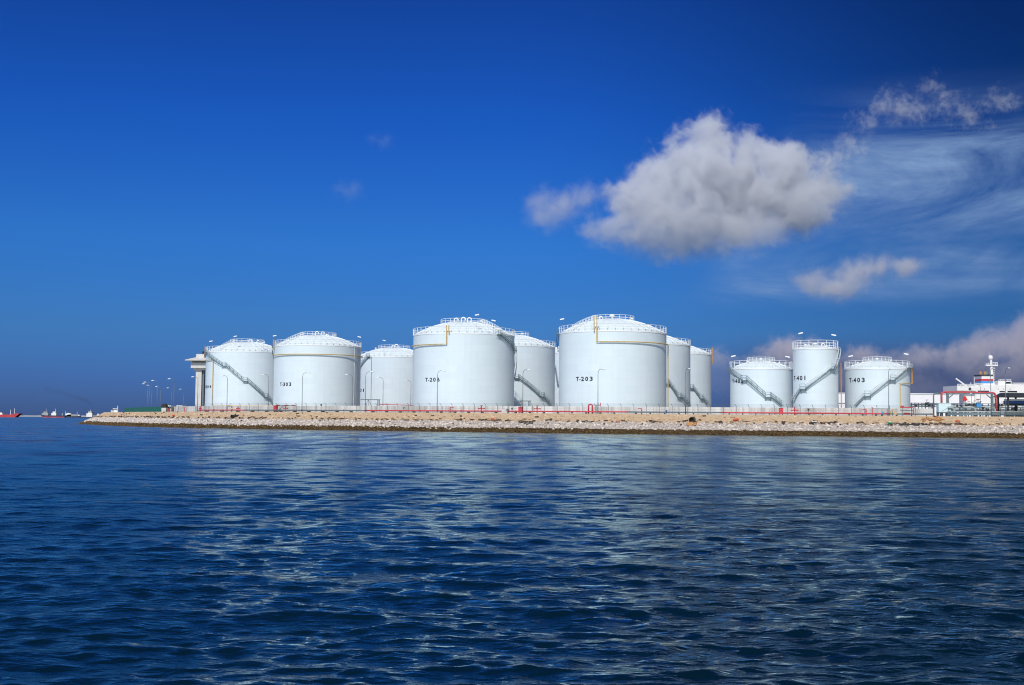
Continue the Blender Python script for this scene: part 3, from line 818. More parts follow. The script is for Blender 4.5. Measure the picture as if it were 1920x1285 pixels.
def put(kind, px, o, label, sc=1.0, rz=0.0):
    r = first[kind] if kind not in used else copy_tree(first[kind])
    used.add(kind); place(r, px, o, rz); r.scale = (sc, sc, sc); r['label'] = label
put('h', 375.5, 10.9, 'red fire hydrant in front of the watchtower foot', 1.0)
put('h', 446, 10.9, 'red fire hydrant below the stair of T-304', .95)
put('h', 535.5, 10.9, 'red fire hydrant standing below the number T-303', 1.05)
put('m', 844, 10.6, 'small red fire monitor right of the T-206 lamp post', .95, math.pi)
put('h', 902.5, 10.9, 'red fire hydrant with two side outlets below the right half of T-206', 1.15)
put('h', 1007, 10.9, 'red fire hydrant between the T-206 and T-203 tanks, right of a red cabinet', 1.15)
put('m', 1203, 10.7, 'red fire monitor standing on the grey pipe below the right half of T-203', .9)
put('h', 1490, 10.9, 'red fire hydrant below T-401, right of a red cabinet', 1.15)
put('m', 1624, 10.7, 'red fire monitor below the number T-403', .95)
put('m', 346, 11.0, 'small red fire monitor left of the watchtower', .9)
put('c', 516.5, 10.6, 'tall red hose cabinet where T-304 and T-303 meet', 1.15)
put('c', 976, 9.7, 'red hose cabinet on the bank edge below the gap right of T-206', 1.0)
put('c', 1464.5, 9.7, 'bright red hose cabinet below T-402', 1.05)
put('c', 317, 10.6, 'small red hose cabinet by the end of the green fence', .75)

def portal(name, label, px0, px1, o, h, m, r=.16, cat='pipe'):
    p, tt, nn = along(px0, o); q, _, _ = along(px1, o)
    root = thing(name, label, cat, (p.x, p.y, ZP))
    mb = MB(); e = .3; d = (q-p).normalized()*e
    mb.tube([(p.x, p.y, ZP), (p.x, p.y, ZP+h-e), (p.x+d.x*.3, p.y+d.y*.3, ZP+h-.08), (p.x+d.x, p.y+d.y, ZP+h), (q.x-d.x, q.y-d.y, ZP+h), (q.x-d.x*.3, q.y-d.y*.3, ZP+h-.08), (q.x, q.y, ZP+h-e), (q.x, q.y, ZP)], r, 8)
    mb.build('pipe_loop', m, root, smooth=True); return root, p, q
r_, p, q = portal('pipe_loop_stand', 'red arched pipe stand rising above the wall under the number T-203', 1103.5, 1110.5, 10.6, 1.95, M['red'], .16)
b = MB(); d = (q-p).normalized()
b.tube([(q.x, q.y, ZP+1.85), (q.x+d.x*1.7, q.y+d.y*1.7, ZP+1.8)], .08, 6); b.tube([(q.x+d.x*.9, q.y, ZP), (q.x+d.x*.9, q.y, ZP+1.85)], .05, 5); b.build('branch_pipe', M['grey'], r_)
b = MB()
for k in (1.25, 1.75): b.tube([(q.x+d.x*k, q.y+d.y*k, ZP+1.55), (q.x+d.x*k, q.y+d.y*k, ZP+2.3)], .09, 6)
b.build('valve', M['red'], r_)
# yellow valve and manifold below T-304/T-303
def manifold(name, label, px, o, m, cat='pipework'):
    p, tt, nn = along(px, o); d = -tt
    root = thing(name, label, cat, (p.x, p.y, ZP))
    b = MB(); b.tube([(p.x-d.x*1.0, p.y-d.y, ZP+1.5), (p.x+d.x*.2, p.y, ZP+1.5), (p.x+d.x*.35, p.y, ZP+1.35), (p.x+d.x*.4, p.y, ZP)], .16, 8); b.build('pipe_bend', m, root, smooth=True)
    b = MB(); b.tube([(p.x+d.x*.35, p.y-.2, ZP+.75), (p.x+d.x*.95, p.y-.2, ZP+.75)], .2, 8); b.build('valve', m, root)
    b = MB().tube([(p.x+d.x*.65+.28*math.cos(a), p.y-.2, ZP+1.2+.28*math.sin(a)) for a in [k*math.pi/5 for k in range(10)]], .035, 4, closed=True); b.build('hand_wheel', M['dark'], root)
    return root
manifold('yellow_valve', 'yellow pipe bend with valve below the foot of the T-304 stair', 432, 10.8, M['yellow'])
pl = MB(); P0 = at(402, 761, 505*S); P1 = at(512, 761.2, 505*S)
pl.tube([(P0.x, P0.y, P0.z), (P1.x, P1.y, P1.z)], .13, 6)
for k in range(6):
    q = P0.lerp(P1, k/5); pl.tube([(q.x, q.y, ZP), (q.x, q.y, q.z)], .06, 4)
o = pl.build('yellow_pipe', M['yellow']); tag(o, 'long horizontal yellow pipe at the foot of T-304', 'pipe')
# grey stands/valves
pl = thing('pipe_rack_beam', 'thin dark pipe with valves at the left foot of T-303', 'pipe', tuple(at(520, 765, 425*S)[:2])+(ZP,))
a_, b_ = at(518, 760.5, 425*S), at(552, 760.5, 425*S)
MB().tube([a_, b_], .09, 6).build('pipe', M['grey'], pl)
for px in (521, 537, 551):
    c = at(px, 760.8, 425*S); MB().box((c.x, c.y-.1, c.z+.05), (.9, .3, .28)).build('valve', M['darkred'], pl)
    MB().tube([(c.x, c.y, ZP), (c.x, c.y, c.z)], .05, 4).build('leg', M['grey'], pl)
# grey access frames left and right of T-206
def frame(label, px0, px1, py, Y, drop):
    Y *= S; a, b = at(px0, py, Y), at(px1, py, Y); root = thing('pipe_bridge', label, 'pipe bridge', (b.x, b.y, ZP), 'grey pipe bridges between the tanks')
    MB().box(((a.x+b.x)/2, Y, a.z), (b.x-a.x, .5, .22)).build('beam', M['grey'], root)
    for f in (.95, .88): 
        x = a.x+(b.x-a.x)*f; MB().box((x, Y, (ZP+a.z)/2), (.22, .3, a.z-ZP-.2)).build('leg', M['grey'], root)
    c = a.x+(b.x-a.x)*.40
    for e in (-1.9, 1.9):
        MB().tube([(c+e, Y-.1, ZP), (c, Y-.1, a.z)], .05, 4).build('brace', M['grey'], root)
    MB().tube([(c, Y-.15, ZP), (c, Y-.15, a.z)], .05, 4).build('brace', M['grey'], root)
frame('grey pipe bridge between T-303 and T-206, over the wall', 676, 713, 749.5, 470, 0)
frame('grey pipe bridge right of the foot of T-206', 962, 995.5, 752, 430, 0)
c0, c1 = at(712, 758.5, 440*S), at(776, 760.3, 440*S)
o = MB().tube([c0, c1], .1, 6).build('thin_red_pipe', M['red']); tag(o, 'thin red pipe lying along the wall top left of T-206', 'pipe')
# stile over the pipe
p, tt, nn = along(947.5, 10.2)
st = thing('pipe_stile', 'pale stile stepping over the red pipe below the right edge of T-206', 'stile', (p.x, p.y, ZP))
rz = math.atan2(-tt.y, -tt.x)
MB().box((p.x, p.y, ZP+.45), (1.1, 1.4, .9), rz=rz).build('platform', M['concrete'], st)
MB().box((p.x-.05, p.y-.9, ZP+.2), (1.1, .4, .4), rz=rz).build('step', M['concrete'], st)
for e in (-.55, .55):
    MB().tube([(p.x+e, p.y-.6, ZP+.9), (p.x+e, p.y-.6, ZP+1.9), (p.x+e, p.y+.6, ZP+1.9), (p.x+e, p.y+.6, ZP+.9)], .035, 4).build('handrail', M['grey'], st)
# small grey/blue fittings
def small_post(label, px, o, h, m, cat='post'):
    p, tt, nn = along(px, o); r = thing('control_post', label, cat, (p.x, p.y, ZP), 'small fittings on the bank top')
    MB().tube([(p.x, p.y, ZP), (p.x, p.y, ZP+h)], .06, 6).build('stem', M['grey'], r)
    MB().box((p.x, p.y, ZP+h), (.34, .28, .4)).build('control_box', m, r)
small_post('dark grey control post below the left half of T-206', 757, 10.8, 1.1, M['grey'])
small_post('grey control post below the wall left of the T-203 tank', 960, 10.9, 1.0, M['dark'])
small_post('grey control post below T-401', 1516, 10.9, 1.15, M['dark'])
small_post('bright blue fitting below the right edge of T-203', 1249.5, 10.0, .65, M['blue'])
small_post('small blue fitting below T-403', 1655.5, 10.0, .6, M['skyblue'])
small_post('dark control post in front of the middle of T-303', 602, 11.9, 1.75, M['dark'])

# red standpipe and yellow/red pipework below T-403
p, tt, nn = along(1636.5, 10.8)
r = thing('red_standpipe', 'red standpipe reaching above the wall below T-403', 'pipe', (p.x, p.y, ZP))
MB().tube([(p.x, p.y, ZP), (p.x, p.y, ZP+1.6), (p.x-.25, p.y, ZP+1.7)], .085, 7).build('riser', M['red'], r)
b = MB(); q, _, _ = along(1668, 10.8); b.tube([(p.x, p.y, ZP+1.42), (q.x, q.y, ZP+1.42)], .045, 5); b.build('side_pipe', M['grey'], r)
p, tt, nn = along(1674, 10.9); d = -tt
r = thing('yellow_pipework', 'yellow pipe loop beside a lamp post below T-403', 'pipework', (p.x, p.y, ZP))
MB().tube([(p.x-d.x*.5, p.y, ZP+.3), (p.x-d.x*.3, p.y, ZP+1.2), (p.x, p.y, ZP+1.35), (p.x+d.x*.3, p.y, ZP+1.2), (p.x+d.x*.3, p.y, ZP+.5), (p.x+d.x*1.6, p.y, ZP+.45)], .10, 7).build('pipe_bend', M['yellow'], r, smooth=True)
MB().box((p.x+d.x*.5, p.y-.1, ZP+.5), (.5, .35, .4)).build('valve', M['yellow'], r)
MB().tube([(p.x-d.x*.1, p.y, ZP), (p.x-d.x*.1, p.y, ZP+1.1)], .06, 5).build('leg', M['dark'], r)
p, tt, nn = along(1688, 10.8); q, _, _ = along(1713, 10.8)
r = thing('red_pipework', 'red pipe manifold with two risers at the right foot of T-403', 'pipework', (p.x, p.y, ZP))
MB().tube([(p.x, p.y, ZP+1.75), (q.x, q.y, ZP+1.7), (q.x, q.y, ZP+.2)], .11, 7).build('pipe', M['red'], r)
MB().tube([(p.x, p.y, ZP+1.15), (q.x, q.y, ZP+1.1)], .09, 7).build('lower_pipe', M['grey'], r)
MB().tube([(q.x-.35, q.y, ZP), (q.x-.35, q.y, ZP+1.65)], .09, 7).build('riser', M['darkred'], r)
MB().box((p.x+.4, p.y-.1, ZP+1.8), (.6, .35, .4)).build('valve', M['red'], r)
MB().box(((p.x+q.x)/2, (p.y+q.y)/2, ZP+.45), (1.2, .5, .4)).build('valve', M['darkred'], r)

# ------------------------------------------------------------------ lamp posts
def make_lamp(arm):
    r = thing('lamp_post', 'x', 'lamp post', group='street lamps on the quay')
    h = 9.35
    MB().tube([(0, 0, 0), (0, 0, 3), (0, 0, h-1.1)], [.095, .075, .055], 8).build('pole', M['post'], r, local=True, smooth=True)
    n = 8; pts = [(0, 0, h-1.1)]+[(arm*.55*(1-math.cos(a)), 0, h-1.1+1.05*math.sin(a)) for a in [math.pi/2*i/n for i in range(1, n+1)]]+[(arm, 0, h)]
    MB().tube(pts, .045, 6).build('arm', M['post'], r, local=True, smooth=True)
    sg = 1 if arm > 0 else -1
    b = MB(); b.tube([(arm-.1*sg, 0, h), (arm+.25*sg, 0, h-.02), (arm+.75*sg, 0, h-.05)], [.06, .13, .09], 8); b.build('lamp_head', M['lamp'], r, local=True, smooth=True)
    return r
protoR = make_lamp(1.1)
lamps = [  # px, Y(survey), facing angle, length factor, label
    (566, 405, 0, 'street lamp in front of the middle of T-303, arm to the right'),
    (684.6, 391, 0, 'street lamp beside the number ending in 01, arm to the right'),
    (819.5, 383, 0, 'street lamp crossing the number T-206, arm to the right'),
    (980, 373, -.6, 'street lamp between T-206 and T-203, short arm to the right'),
    (1121, 360, -.7, 'street lamp right of the number T-203'),
    (1285.5, 352, -1.2, 'street lamp in front of the tank just right of T-203'),
    (1666.7, 334, -1.45, 'street lamp in front of T-403, arm towards the water'),
    (425.3, 446, math.pi, 'street lamp below the upper stair of T-304, arm to the left'),
    (502.8, 431, math.pi, 'street lamp before the foot of the T-304 stair, arm to the left'),
    (660, 424, math.pi, 'street lamp before the right edge of T-303, arm to the left'),
    (717.8, 452, math.pi, 'street lamp in the middle of the tank ending in 01, arm to the left'),
    (770, 483, math.pi, 'street lamp at the left edge of T-206, arm to the left'),
    (370, 463, math.pi, 'street lamp in front of the watchtower column'),
    (325.4, 489, math.pi, 'tallest street lamp left of the watchtower, over the end of the grey wall'),
    (294, 513, math.pi, 'tall street lamp above the right part of the green fence'),
    (279, 538, math.pi, 'street lamp above the green fence, second highest head of the left cluster'),
    (344, 666, math.pi, 'low far street lamp nearest the watchtower on its left'),
    (320.8, 640, math.pi, 'low far street lamp behind the end of the grey wall'),
    (300, 613, math.pi, 'low far street lamp behind the right part of the green fence'),
    (284, 590, math.pi, 'far street lamp with the lowest head among the leftmost cluster'),
    (276, 566, math.pi, 'leftmost street lamp of all, above the green fence'),
    (1858.5, 352, -1.5, 'street lamp in front of the striped ship funnel'),
    (1886.4, 348, -1.5, 'street lamp at the left end of the black shelter roof'),
    (1839, 470, math.pi, 'street lamp behind the pipe portal, left of the funnel'),
    (1822, 500, math.pi, 'street lamp rising above the white ship stern, behind the portal'),
    (1784, 620, math.pi, 'far street lamp above the left part of the red pipe portal'),
    (1765, 640, math.pi, 'far street lamp above the left corner of the red pipe portal'),
]
for i, (px, Y, rz, lab) in enumerate(lamps):
    r = protoR if i == 0 else copy_tree(protoR)
    p = along(px, 9.9)[0] if (i < 7 or 1850 < px) else at(px, 768, Y*S)
    r.location = (p.x, p.y, ZP); r.rotation_euler = (0, 0, rz); r['label'] = lab

# ------------------------------------------------------------------ left end: huts and sheds behind the green fence
def hut(label, px0, px1, ytop, Y, roofm, wallm, name='shed', pitch=.0):
    Y *= S; a, b = at(px0, ytop, Y), at(px1, ytop, Y); w = b.x-a.x; cx = (a.x+b.x)/2
    r = thing(name, label, 'shed', (cx, Y, ZP), 'small sheds at the left end of the quay')
    wl = MB().box((cx, Y, (ZP+a.z-.25)/2), (w*.92, 3, a.z-.25-ZP)).build('wall', wallm, r)
    MB().box((cx-w*.2, Y-1.52, ZP+1.0), (.8, .06, 1.9)).build('door', M['grey'], r)
    MB().box((cx+w*.22, Y-1.52, ZP+1.35), (.8, .06, .6)).build('window', M['glass'], r)
    MB().box((cx, Y, a.z-.12), (w, 3.4, .25)).build('roof', roofm, r)
hut('small shed with a white flat roof, left of two by the green fence end', 314.5, 323.5, 760.8, 492, M['white'], M['concrete'])
hut('small shed with a white flat roof, between the other shed and the watchtower', 334, 345, 760.6, 492, M['white'], M['concrete'])
p = at(308.5, 768, 475*S)
r = thing('arched_shelter', 'dark arched canvas shelter rising above the right end of the green fence', 'shelter', (p.x, p.y, ZP))
mb = MB(); zt = at(308.5, 757, 475*S).z; w = .72; hb = zt-.8
for yy in (-1, 1):
    for i in range(9):
        an = math.pi*i/8; mb.v.append((p.x-w*math.cos(an), p.y+yy, hb-.3+1.1*math.sin(an)))
for i in range(8): mb.f.append((i, i+1, 10+i, 9+i))
mb.f += [tuple(range(9)), tuple(range(17, 8, -1))]
mb.build('canopy', M['shrub'], r)
MB().box((p.x, p.y, (ZP+hb-.3)/2), (1.2, 1.8, hb-.3-ZP)).build('base', M['concrete'], r)

# ------------------------------------------------------------------ litter on the bank
def bank_pt(px, py):
    # march along the view ray to the bank surface
    for o in np.arange(-.5, 9.0, .1):
        p, tt, nn = along(px, o); z = prof_z(o)
        if proj((p.x, p.y, z))[1] <= py: return Vector((p.x, p.y, z)), tt, nn
    return Vector((p.x, p.y, z)), tt, nn
def outfall(label, px, py, r, stain=False):
    c, tt, nn = bank_pt(px, py); n3 = Vector((nn.x, nn.y, 0))
    root = thing('outfall_pipe', label, 'outfall pipe', c, 'outfall pipes in the bank')
    mb = MB(); n = 16; o = 0
    for rad, dd in ((r, 2.5), (r, -1.0), (r*.82, -1.0), (r*.82, 1.2)):
        for k in range(n):
            a = 2*math.pi*k/n; q = c+n3*dd+Vector((-nn.y, nn.x, 0))*rad*math.cos(a)+Vector((0, 0, .25+rad*math.sin(a))); mb.v.append(tuple(q))
    for i in range(3):
        for k in range(n): mb.f.append((i*n+k, i*n+(k+1) % n, (i+1)*n+(k+1) % n, (i+1)*n+k))
    mb.f.append(tuple(3*n+k for k in range(n)))
    mb.build('pipe', M['dark'], root)
    if stain:
        mb = MB()
        for k in range(16):
            q, t2, n2 = bank_pt(px+random.uniform(-9, 9), py+random.uniform(4.0, 9.5)); s_ = random.uniform(.25, .45)
            for v in IV: mb.v.append((q.x+v[0]*s_*1.3, q.y+v[1]*s_-.1, q.z+.1+v[2]*s_*.6))
            b0 = len(mb.v)-NV; mb.f += [tuple(int(b0+x) for x in f) for f in IF]
        mb.build('rust_stones', M['rust'], root)
outfall('black outfall pipe with rusty stones below it, right of T-203', 1298, 790, .62, True)
outfall('small black outfall pipe low on the bank below T-304', 440.5, 783.5, .42)
def lump(name, label, px, py, w, h, m, cat='litter', n=4):
    c, tt, nn = bank_pt(px, py); mb = MB(); mpp = c.y/FPX
    for k in range(n):
        f = (k/(n-1)-.5) if n > 1 else 0
        x = w*mpp*f; sw = w*mpp/n*random.uniform(.7, 1.2); sh_ = h*mpp*random.uniform(.45, .8)
        b0 = len(mb.v)
        for v in IV:
            j = random.uniform(.75, 1.25); mb.v.append((c.x-tt.x*x+v[0]*sw*j, c.y-tt.y*x+v[1]*.35*j-.2, c.z+.28+v[2]*sh_*j))
        mb.f += [tuple(int(b0+q) for q in f_) for f_ in IF]
    o = mb.build(name, m); tag(o, label, cat); return o
lump('orange_bag', 'bright orange red bag lying on the bank below the left of T-402', 1379.5, 789.5, 7, 3.5, M['orangelit'], 'bag')
lump('orange_float', 'small orange float on the bank below the right of T-206', 924, 788.5, 6, 2.6, M['orangelit'], 'float')
lump('orange_rag', 'orange rag among the debris below the left sheds', 325.5, 781.5, 5, 2.4, M['orangelit'], 'rag', 3)
lump('red_float', 'small red float on the debris line below the pipe portal', 1795, 792.5, 5, 2.6, M['orangelit'], 'float', 3)
lump('pink_rag', 'faded red rag lying on pale stones below T-203', 1158.5, 792.5, 4, 2.4, M['red'], 'rag', 2)
lump('green_crate', 'green plastic scrap at the left end of the dark debris heap', 1668.5, 796.5, 5, 3, M['greenlit'], 'scrap', 3)
lump('brown_bundle', 'brown bundle on the pale stones below T-401', 1521, 796.5, 6, 3.5, M['wood'], 'bundle', 3)
lump('white_sack', 'white sack beside the brown bundle below T-401', 1526, 793.5, 6, 2.4, M['white'], 'sack', 3)
lump('driftwood_log', 'black driftwood log on pale stones between T-206 and T-203', 985, 794, 25, 2.6, M['wood'], 'log', 7)
def patch(name, label, px, py, w, h, m, cat, n, s0, s1, flat=.6):
    mb = MB()
    for k in range(n):
        q, t2, n2 = bank_pt(px+random.gauss(0, w/4), py+random.gauss(0, h/3.5)); s_ = random.uniform(s0, s1)
        for v in IV:
            j = random.uniform(.7, 1.3); mb.v.append((q.x+v[0]*s_*1.4*j, q.y+v[1]*s_*j-.08, q.z+.10+v[2]*s_*flat*j))
        b0 = len(mb.v)-NV; mb.f += [tuple(int(b0+x) for x in f) for f in IF]
    o = mb.build(name, m); tag(o, label, cat, kind='stuff'); return o
patch('rusty_stones', 'orange rusty stones on the tan slope below the pale cabinet', 1752, 787, 46, 8, M['rust'], 'stones', 60, .12, .26)
patch('debris_heap', 'long dark heap of rope and weed below T-403 and the cabinet', 1708, 797, 80, 3.0, M['dark'], 'debris', 90, .08, .2, .8)
# wrack line: driftwood, sticks and weed along the top of the pale stones
wr = MB()
for k in range(620):
    i = random.randrange(0, len(PATH)-1); o_ = random.gauss(5.45, .22) if random.random() < .75 else random.uniform(3.0, 8.2)
    p = PATH[i]+NRM[i]*o_; z = prof_z(o_)+.18
    ln = random.uniform(.2, 1.1) if o_ > 5 else random.uniform(.15, .5); a = math.atan2(TAN[i].y, TAN[i].x)+random.gauss(0, .35)
    wr.box((p.x, p.y, z), (ln, random.uniform(.1, .3), random.uniform(.06, .2)), rz=a, rx=random.gauss(0, .12))
o = wr.build('driftwood_debris', M['wood']); tag(o, 'dark line of driftwood and weed along the top of the pale rubble', 'debris', kind='stuff')

# ------------------------------------------------------------------ right end: pipework, portal, shelter
YR = 352*S; mppR = YR/FPX
def zr_(py, px=1820, Y=YR): return at(px, py, Y).z
def xr(px, Y=YR): return at(px, 765, Y).x
root = thing('pipe_portal', 'grey steel portal frame carrying a red pipe over the pipework', 'pipe portal', (xr(1777), YR, ZP))
MB().box((xr(1777), YR, (ZP+zr_(739))/2), (.42, .42, zr_(739)-ZP)).build('post', M['grey'], root)
MB().box((xr(1860.5), YR, (ZP+zr_(739.3))/2), (.42, .42, zr_(739.3)-ZP)).build('post', M['grey'], root)
MB().box(((xr(1777)+xr(1860.5))/2, YR, zr_(739)+.12), (xr(1862)-xr(1775), .38, .3)).build('beam', M['grey'], root)
for sx, dx in ((1777, 1), (1860.5, -1)):
    MB().tube([(xr(sx)+dx*.2, YR, zr_(747)), (xr(sx)+dx*1.1, YR, zr_(740))], .12, 5).build('brace', M['grey'], root)
r = thing('red_overhead_pipe', 'red pipe looping over the top of the grey portal frame', 'pipe', (xr(1765), YR-.1, ZP))
z0 = zr_(736.3)
MB().tube([(xr(1765.5), YR, ZP), (xr(1765.5), YR, z0-.5), (xr(1766.5), YR, z0-.12), (xr(1770), YR, z0), (xr(1861), YR, z0-.02), (xr(1865), YR, z0-.15), (xr(1867.2), YR, z0-.6), (xr(1867.2), YR, ZP)], .21, 10).build('pipe', M['red'], r, smooth=True)
for px in (1790, 1820, 1845): MB().box((xr(px), YR, z0-.18), (.25, .5, .2)).build('clamp', M['white'] if px == 1820 else M['grey'], r)
o = MB().tube([(xr(1757), YR+2, ZP), (xr(1757), YR+2, zr_(741)), (xr(1758.5), YR+2, zr_(738.6)), (xr(1762), YR+2, zr_(737.8)), (xr(1772), YR+2, zr_(737.8))], .14, 8).build('grey_riser_pipe', M['grey'], smooth=True)
tag(o, 'grey riser pipe curving over at the left of the portal', 'pipe')
# pale cabinet
r = thing('equipment_cabinet', 'pale cyan equipment cabinet on legs left of the pipe portal', 'cabinet', (xr(1763), YR-2, ZP))
zt, zb = zr_(757.5), zr_(773.5)
MB().box((xr(1763), YR-2, (zt+zb)/2), (xr(1774.5)-xr(1751.5), 1.4, zt-zb)).build('body', M['pale'], r)
MB().box((xr(1763), YR-2, zt+.04), (xr(1775.2)-xr(1750.8), 1.55, .08)).build('top', M['white'], r)
MB().box((xr(1763), YR-2, zb-.1), (xr(1775)-xr(1751), 1.3, .18)).build('base_frame', M['grey'], r)
for px in (1752.5, 1758, 1768, 1773.5): MB().box((xr(px), YR-2, (ZP+zb-.2)/2), (.16, .9, zb-.2-ZP)).build('leg', M['grey'], r)
MB().tube([(xr(1757), YR-2.73, zr_(772.5)), (xr(1774), YR-2.73, zr_(762))], .025, 4).build('cable', M['grey'], r)
# pipe loops
def loop(label, px0, px1, py, Y, m, rr=.22):
    Y *= S; z = at(px1, py, Y).z; a, b = at(px0, py, Y).x, at(px1, py, Y).x
    r = thing('pipe_bend', label, 'pipe', (b, Y, ZP), 'grey pipe bends in the pipework at the right')
    MB().tube([(a, Y, z), (b-.75, Y, z), (b-.38, Y, z-.1), (b-.1, Y, z-.38), (b, Y, z-.75), (b, Y, ZP)], rr, 10).build('pipe', m, r, smooth=True)
    MB().tube([(a+.2, Y, ZP), (a+.2, Y, z)], .09, 6).build('support', M['grey'], r)
    f = MB(); f.tube([(b, Y, ZP+.35), (b, Y, ZP+.5)], rr*1.5, 10); f.build('flange', M['grey'], r)
pgal = M['galvp'] = mat('light_grey_pipe', (.34, .38, .38), .5, .1, var=.12)
loop('grey pipe bend just right of the pale cabinet', 1777, 1789.5, 764.5, 348, pgal)
loop('longest grey pipe bend under the middle of the portal', 1806, 1829, 764, 350, pgal)
loop('grey pipe bend at the right post of the portal', 1846, 1866, 764, 352, pgal)
# low pipe racks: posts and horizontal pipes, several rows deep
def rack(label, px0, px1, Y, rows, nposts, m='grey'):
    Y *= S; r = thing('pipe_rack', label, 'pipe rack', (at(px0, 770, Y).x, Y, ZP), 'pipe racks at the right end of the quay')
    a, b = at(px0, 770, Y).x, at(px1, 770, Y).x
    for py, rad, mm in rows:
        z = at((px0+px1)/2, py, Y).z; MB().tube([(a, Y-.2, z), (b, Y-.2, z)], rad, 7).build('pipe', M[mm], r, smooth=True)
    zt = at((px0+px1)/2, min(q[0] for q in rows)-.8, Y).z
    for k in range(nposts):
        x = a+(b-a)*(k+.5)/nposts; MB().box((x, Y+.1, (ZP+zt)/2), (.16, .16, zt-ZP)).build('post', M[m], r)
rack('front pipe rack below the portal', 1776, 1935, 344, [(776, .14, 'grey'), (772.5, .16, 'galvp'), (778, .12, 'galv')], 14)
rack('middle pipe rack below the portal, carrying thin pipes', 1780, 2010, 362, [(768, .12, 'galv'), (765, .1, 'grey'), (771, .16, 'dark')], 18)
rack('rear pipe rack with walkway rail behind the portal', 1730, 2010, 385, [(760.5, .1, 'grey'), (757.5, .07, 'galv'), (763.5, .14, 'galvp')], 26)
rack('dark pipe rack between T-403 and the pale cabinet', 1706, 1752, 372, [(762.5, .12, 'grey'), (759.8, .1, 'dark'), (756, .04, 'galv')], 7)
# valves and little masts standing on the racks
VG = 'valves on the pipe racks'
def make_valve():
    r = thing('pipe_valve', 'x', 'valve', group=VG)
    MB().box((0, 0, .35), (.5, .4, .5)).build('body', M['dark'], r, local=True)
    MB().tube([(0, 0, .5), (0, 0, 1.05)], .05, 5).build('stem', M['grey'], r, local=True)
    MB().tube([(.28*math.cos(a), .28*math.sin(a), 1.05) for a in [k*math.pi/5 for k in range(10)]], .04, 4, closed=True).build('hand_wheel', M['darkred'], r, local=True)
    return r
pv = make_valve(); first_v = True
for px, Y, z_, sc in [(1718, 371, 760, 1.0), (1738, 371, 758, 1.5), (1742, 373, 760, 1.2), (1812, 384, 760, 1.1), (1817, 384, 760, 1.5), (1824, 385, 760, 1.2), (1828, 384, 760, 1.6), (1834, 384, 760, 2.0), (1838, 384, 760, 1.4), (1873, 384, 760, 1.2), (1879, 384, 760, 1.3), (1783, 361, 769, 1.0), (1852, 361, 769, 1.1), (1905, 361, 766, 1.6), (1899, 361, 766, 1.1), (1795, 384, 761, 1.0), (1803, 384, 761, 1.0), (1843, 361, 766, 1.2)]:
    v = pv if first_v else copy_tree(pv); first_v = False
    p = at(px, z_, Y*S); v.location = (p.x, p.y, p.z-.3); v.scale = (sc*.75,)*3; v['label'] = 'dark hand-wheel valve standing on a pipe rack at the right end of the quay'
o = MB().box(tuple(at(1834.5, 760.5, 382*S)), (1.0, .8, .9)).build('blue_pump', M['skyblue']); tag(o, 'blue pump housing among the pipes under the portal', 'pump')
# shelter
Ys = 350*S
r = thing('shelter', 'open shelter with black sloping roof at the right edge of the quay', 'shelter', (at(1884, 770, Ys).x, Ys, ZP))
xa, xb = at(1873.5, 745, Ys).x, at(2010, 745, Ys).x; xt = at(1881, 737, Ys).x
z0, z1 = at(1900, 745, Ys).z, at(1900, 737, Ys).z
mb = MB(); mb.v = [(xa, Ys-2.5, z0), (xb, Ys-2.5, z0), (xb, Ys+4, z0), (xa, Ys+4, z0), (xt, Ys-.3, z1), (xb, Ys-.3, z1), (xb, Ys+1.7, z1), (xt, Ys+1.7, z1)]
mb.f = [(3, 2, 1, 0), (0, 1, 5, 4), (1, 2, 6, 5), (2, 3, 7, 6), (3, 0, 4, 7), (4, 5, 6, 7)]
mb.build('roof', M['dark'], r)
for px in (1883.5, 1917, 1960, 2000):
    for yy in (-1.8, 3.3): MB().box((at(px, 750, Ys).x, Ys+yy, (ZP+z0)/2), (.3, .3, z0-ZP)).build('post', M['dark'], r)
# blue tank truck under it
r = thing('tank_truck', 'blue and white truck parked under the black shelter roof', 'truck', (at(1905, 770, Ys).x, Ys+.8, ZP))
xa, xb = at(1888, 750, Ys).x, at(1990, 750, Ys).x
zc = lambda py: at(1905, py, Ys).z
MB().box(((xa+xb)/2, Ys+.8, (zc(757)+zc(752))/2), (xb-xa, 2.2, zc(752)-zc(757))).build('body', M['blue'], r)
MB().box(((xa+xb)/2, Ys+.8, (zc(751.8)+zc(748.5))/2), (xb-xa-.3, 2.1, zc(748.5)-zc(751.8))).build('upper_body', M['ship'], r)
MB().box(((xa+xb)/2, Ys+.8, zc(757)-.15), (xb-xa, 1.4, .3)).build('chassis', M['dark'], r)
for k in (.08, .3, .75, .92):
    x = xa+(xb-xa)*k; w_ = MB().tube([(x, Ys-.3, ZP+.55), (x, Ys+1.9, ZP+.55)], .55, 14); w_.build('wheel', M['dark'], r)
# white storage building
Yw = 560*S
r = thing('warehouse', 'long low white warehouse behind T-403 and the portal', 'warehouse', (at(1690, 770, Yw).x, Yw, ZP))
xa, xb = at(1560, 750, Yw).x, at(1798.5, 750, Yw).x; zt = at(1700, 739, Yw).z
MB().box(((xa+xb)/2, Yw+6, (ZP+zt)/2), (xb-xa, 12, zt-ZP)).build('wall', M['whitewall'], r)
MB().box(((xa+xb)/2, Yw+6, zt+.12), (xb-xa+.4, 12.4, .24)).build('roof', M['white'], r)
MB().box(((xa+xb)/2, Yw-.05, at(1700, 757.5, Yw).z), (xb-xa-.5, .08, .25)).build('trim', M['grey'], r)

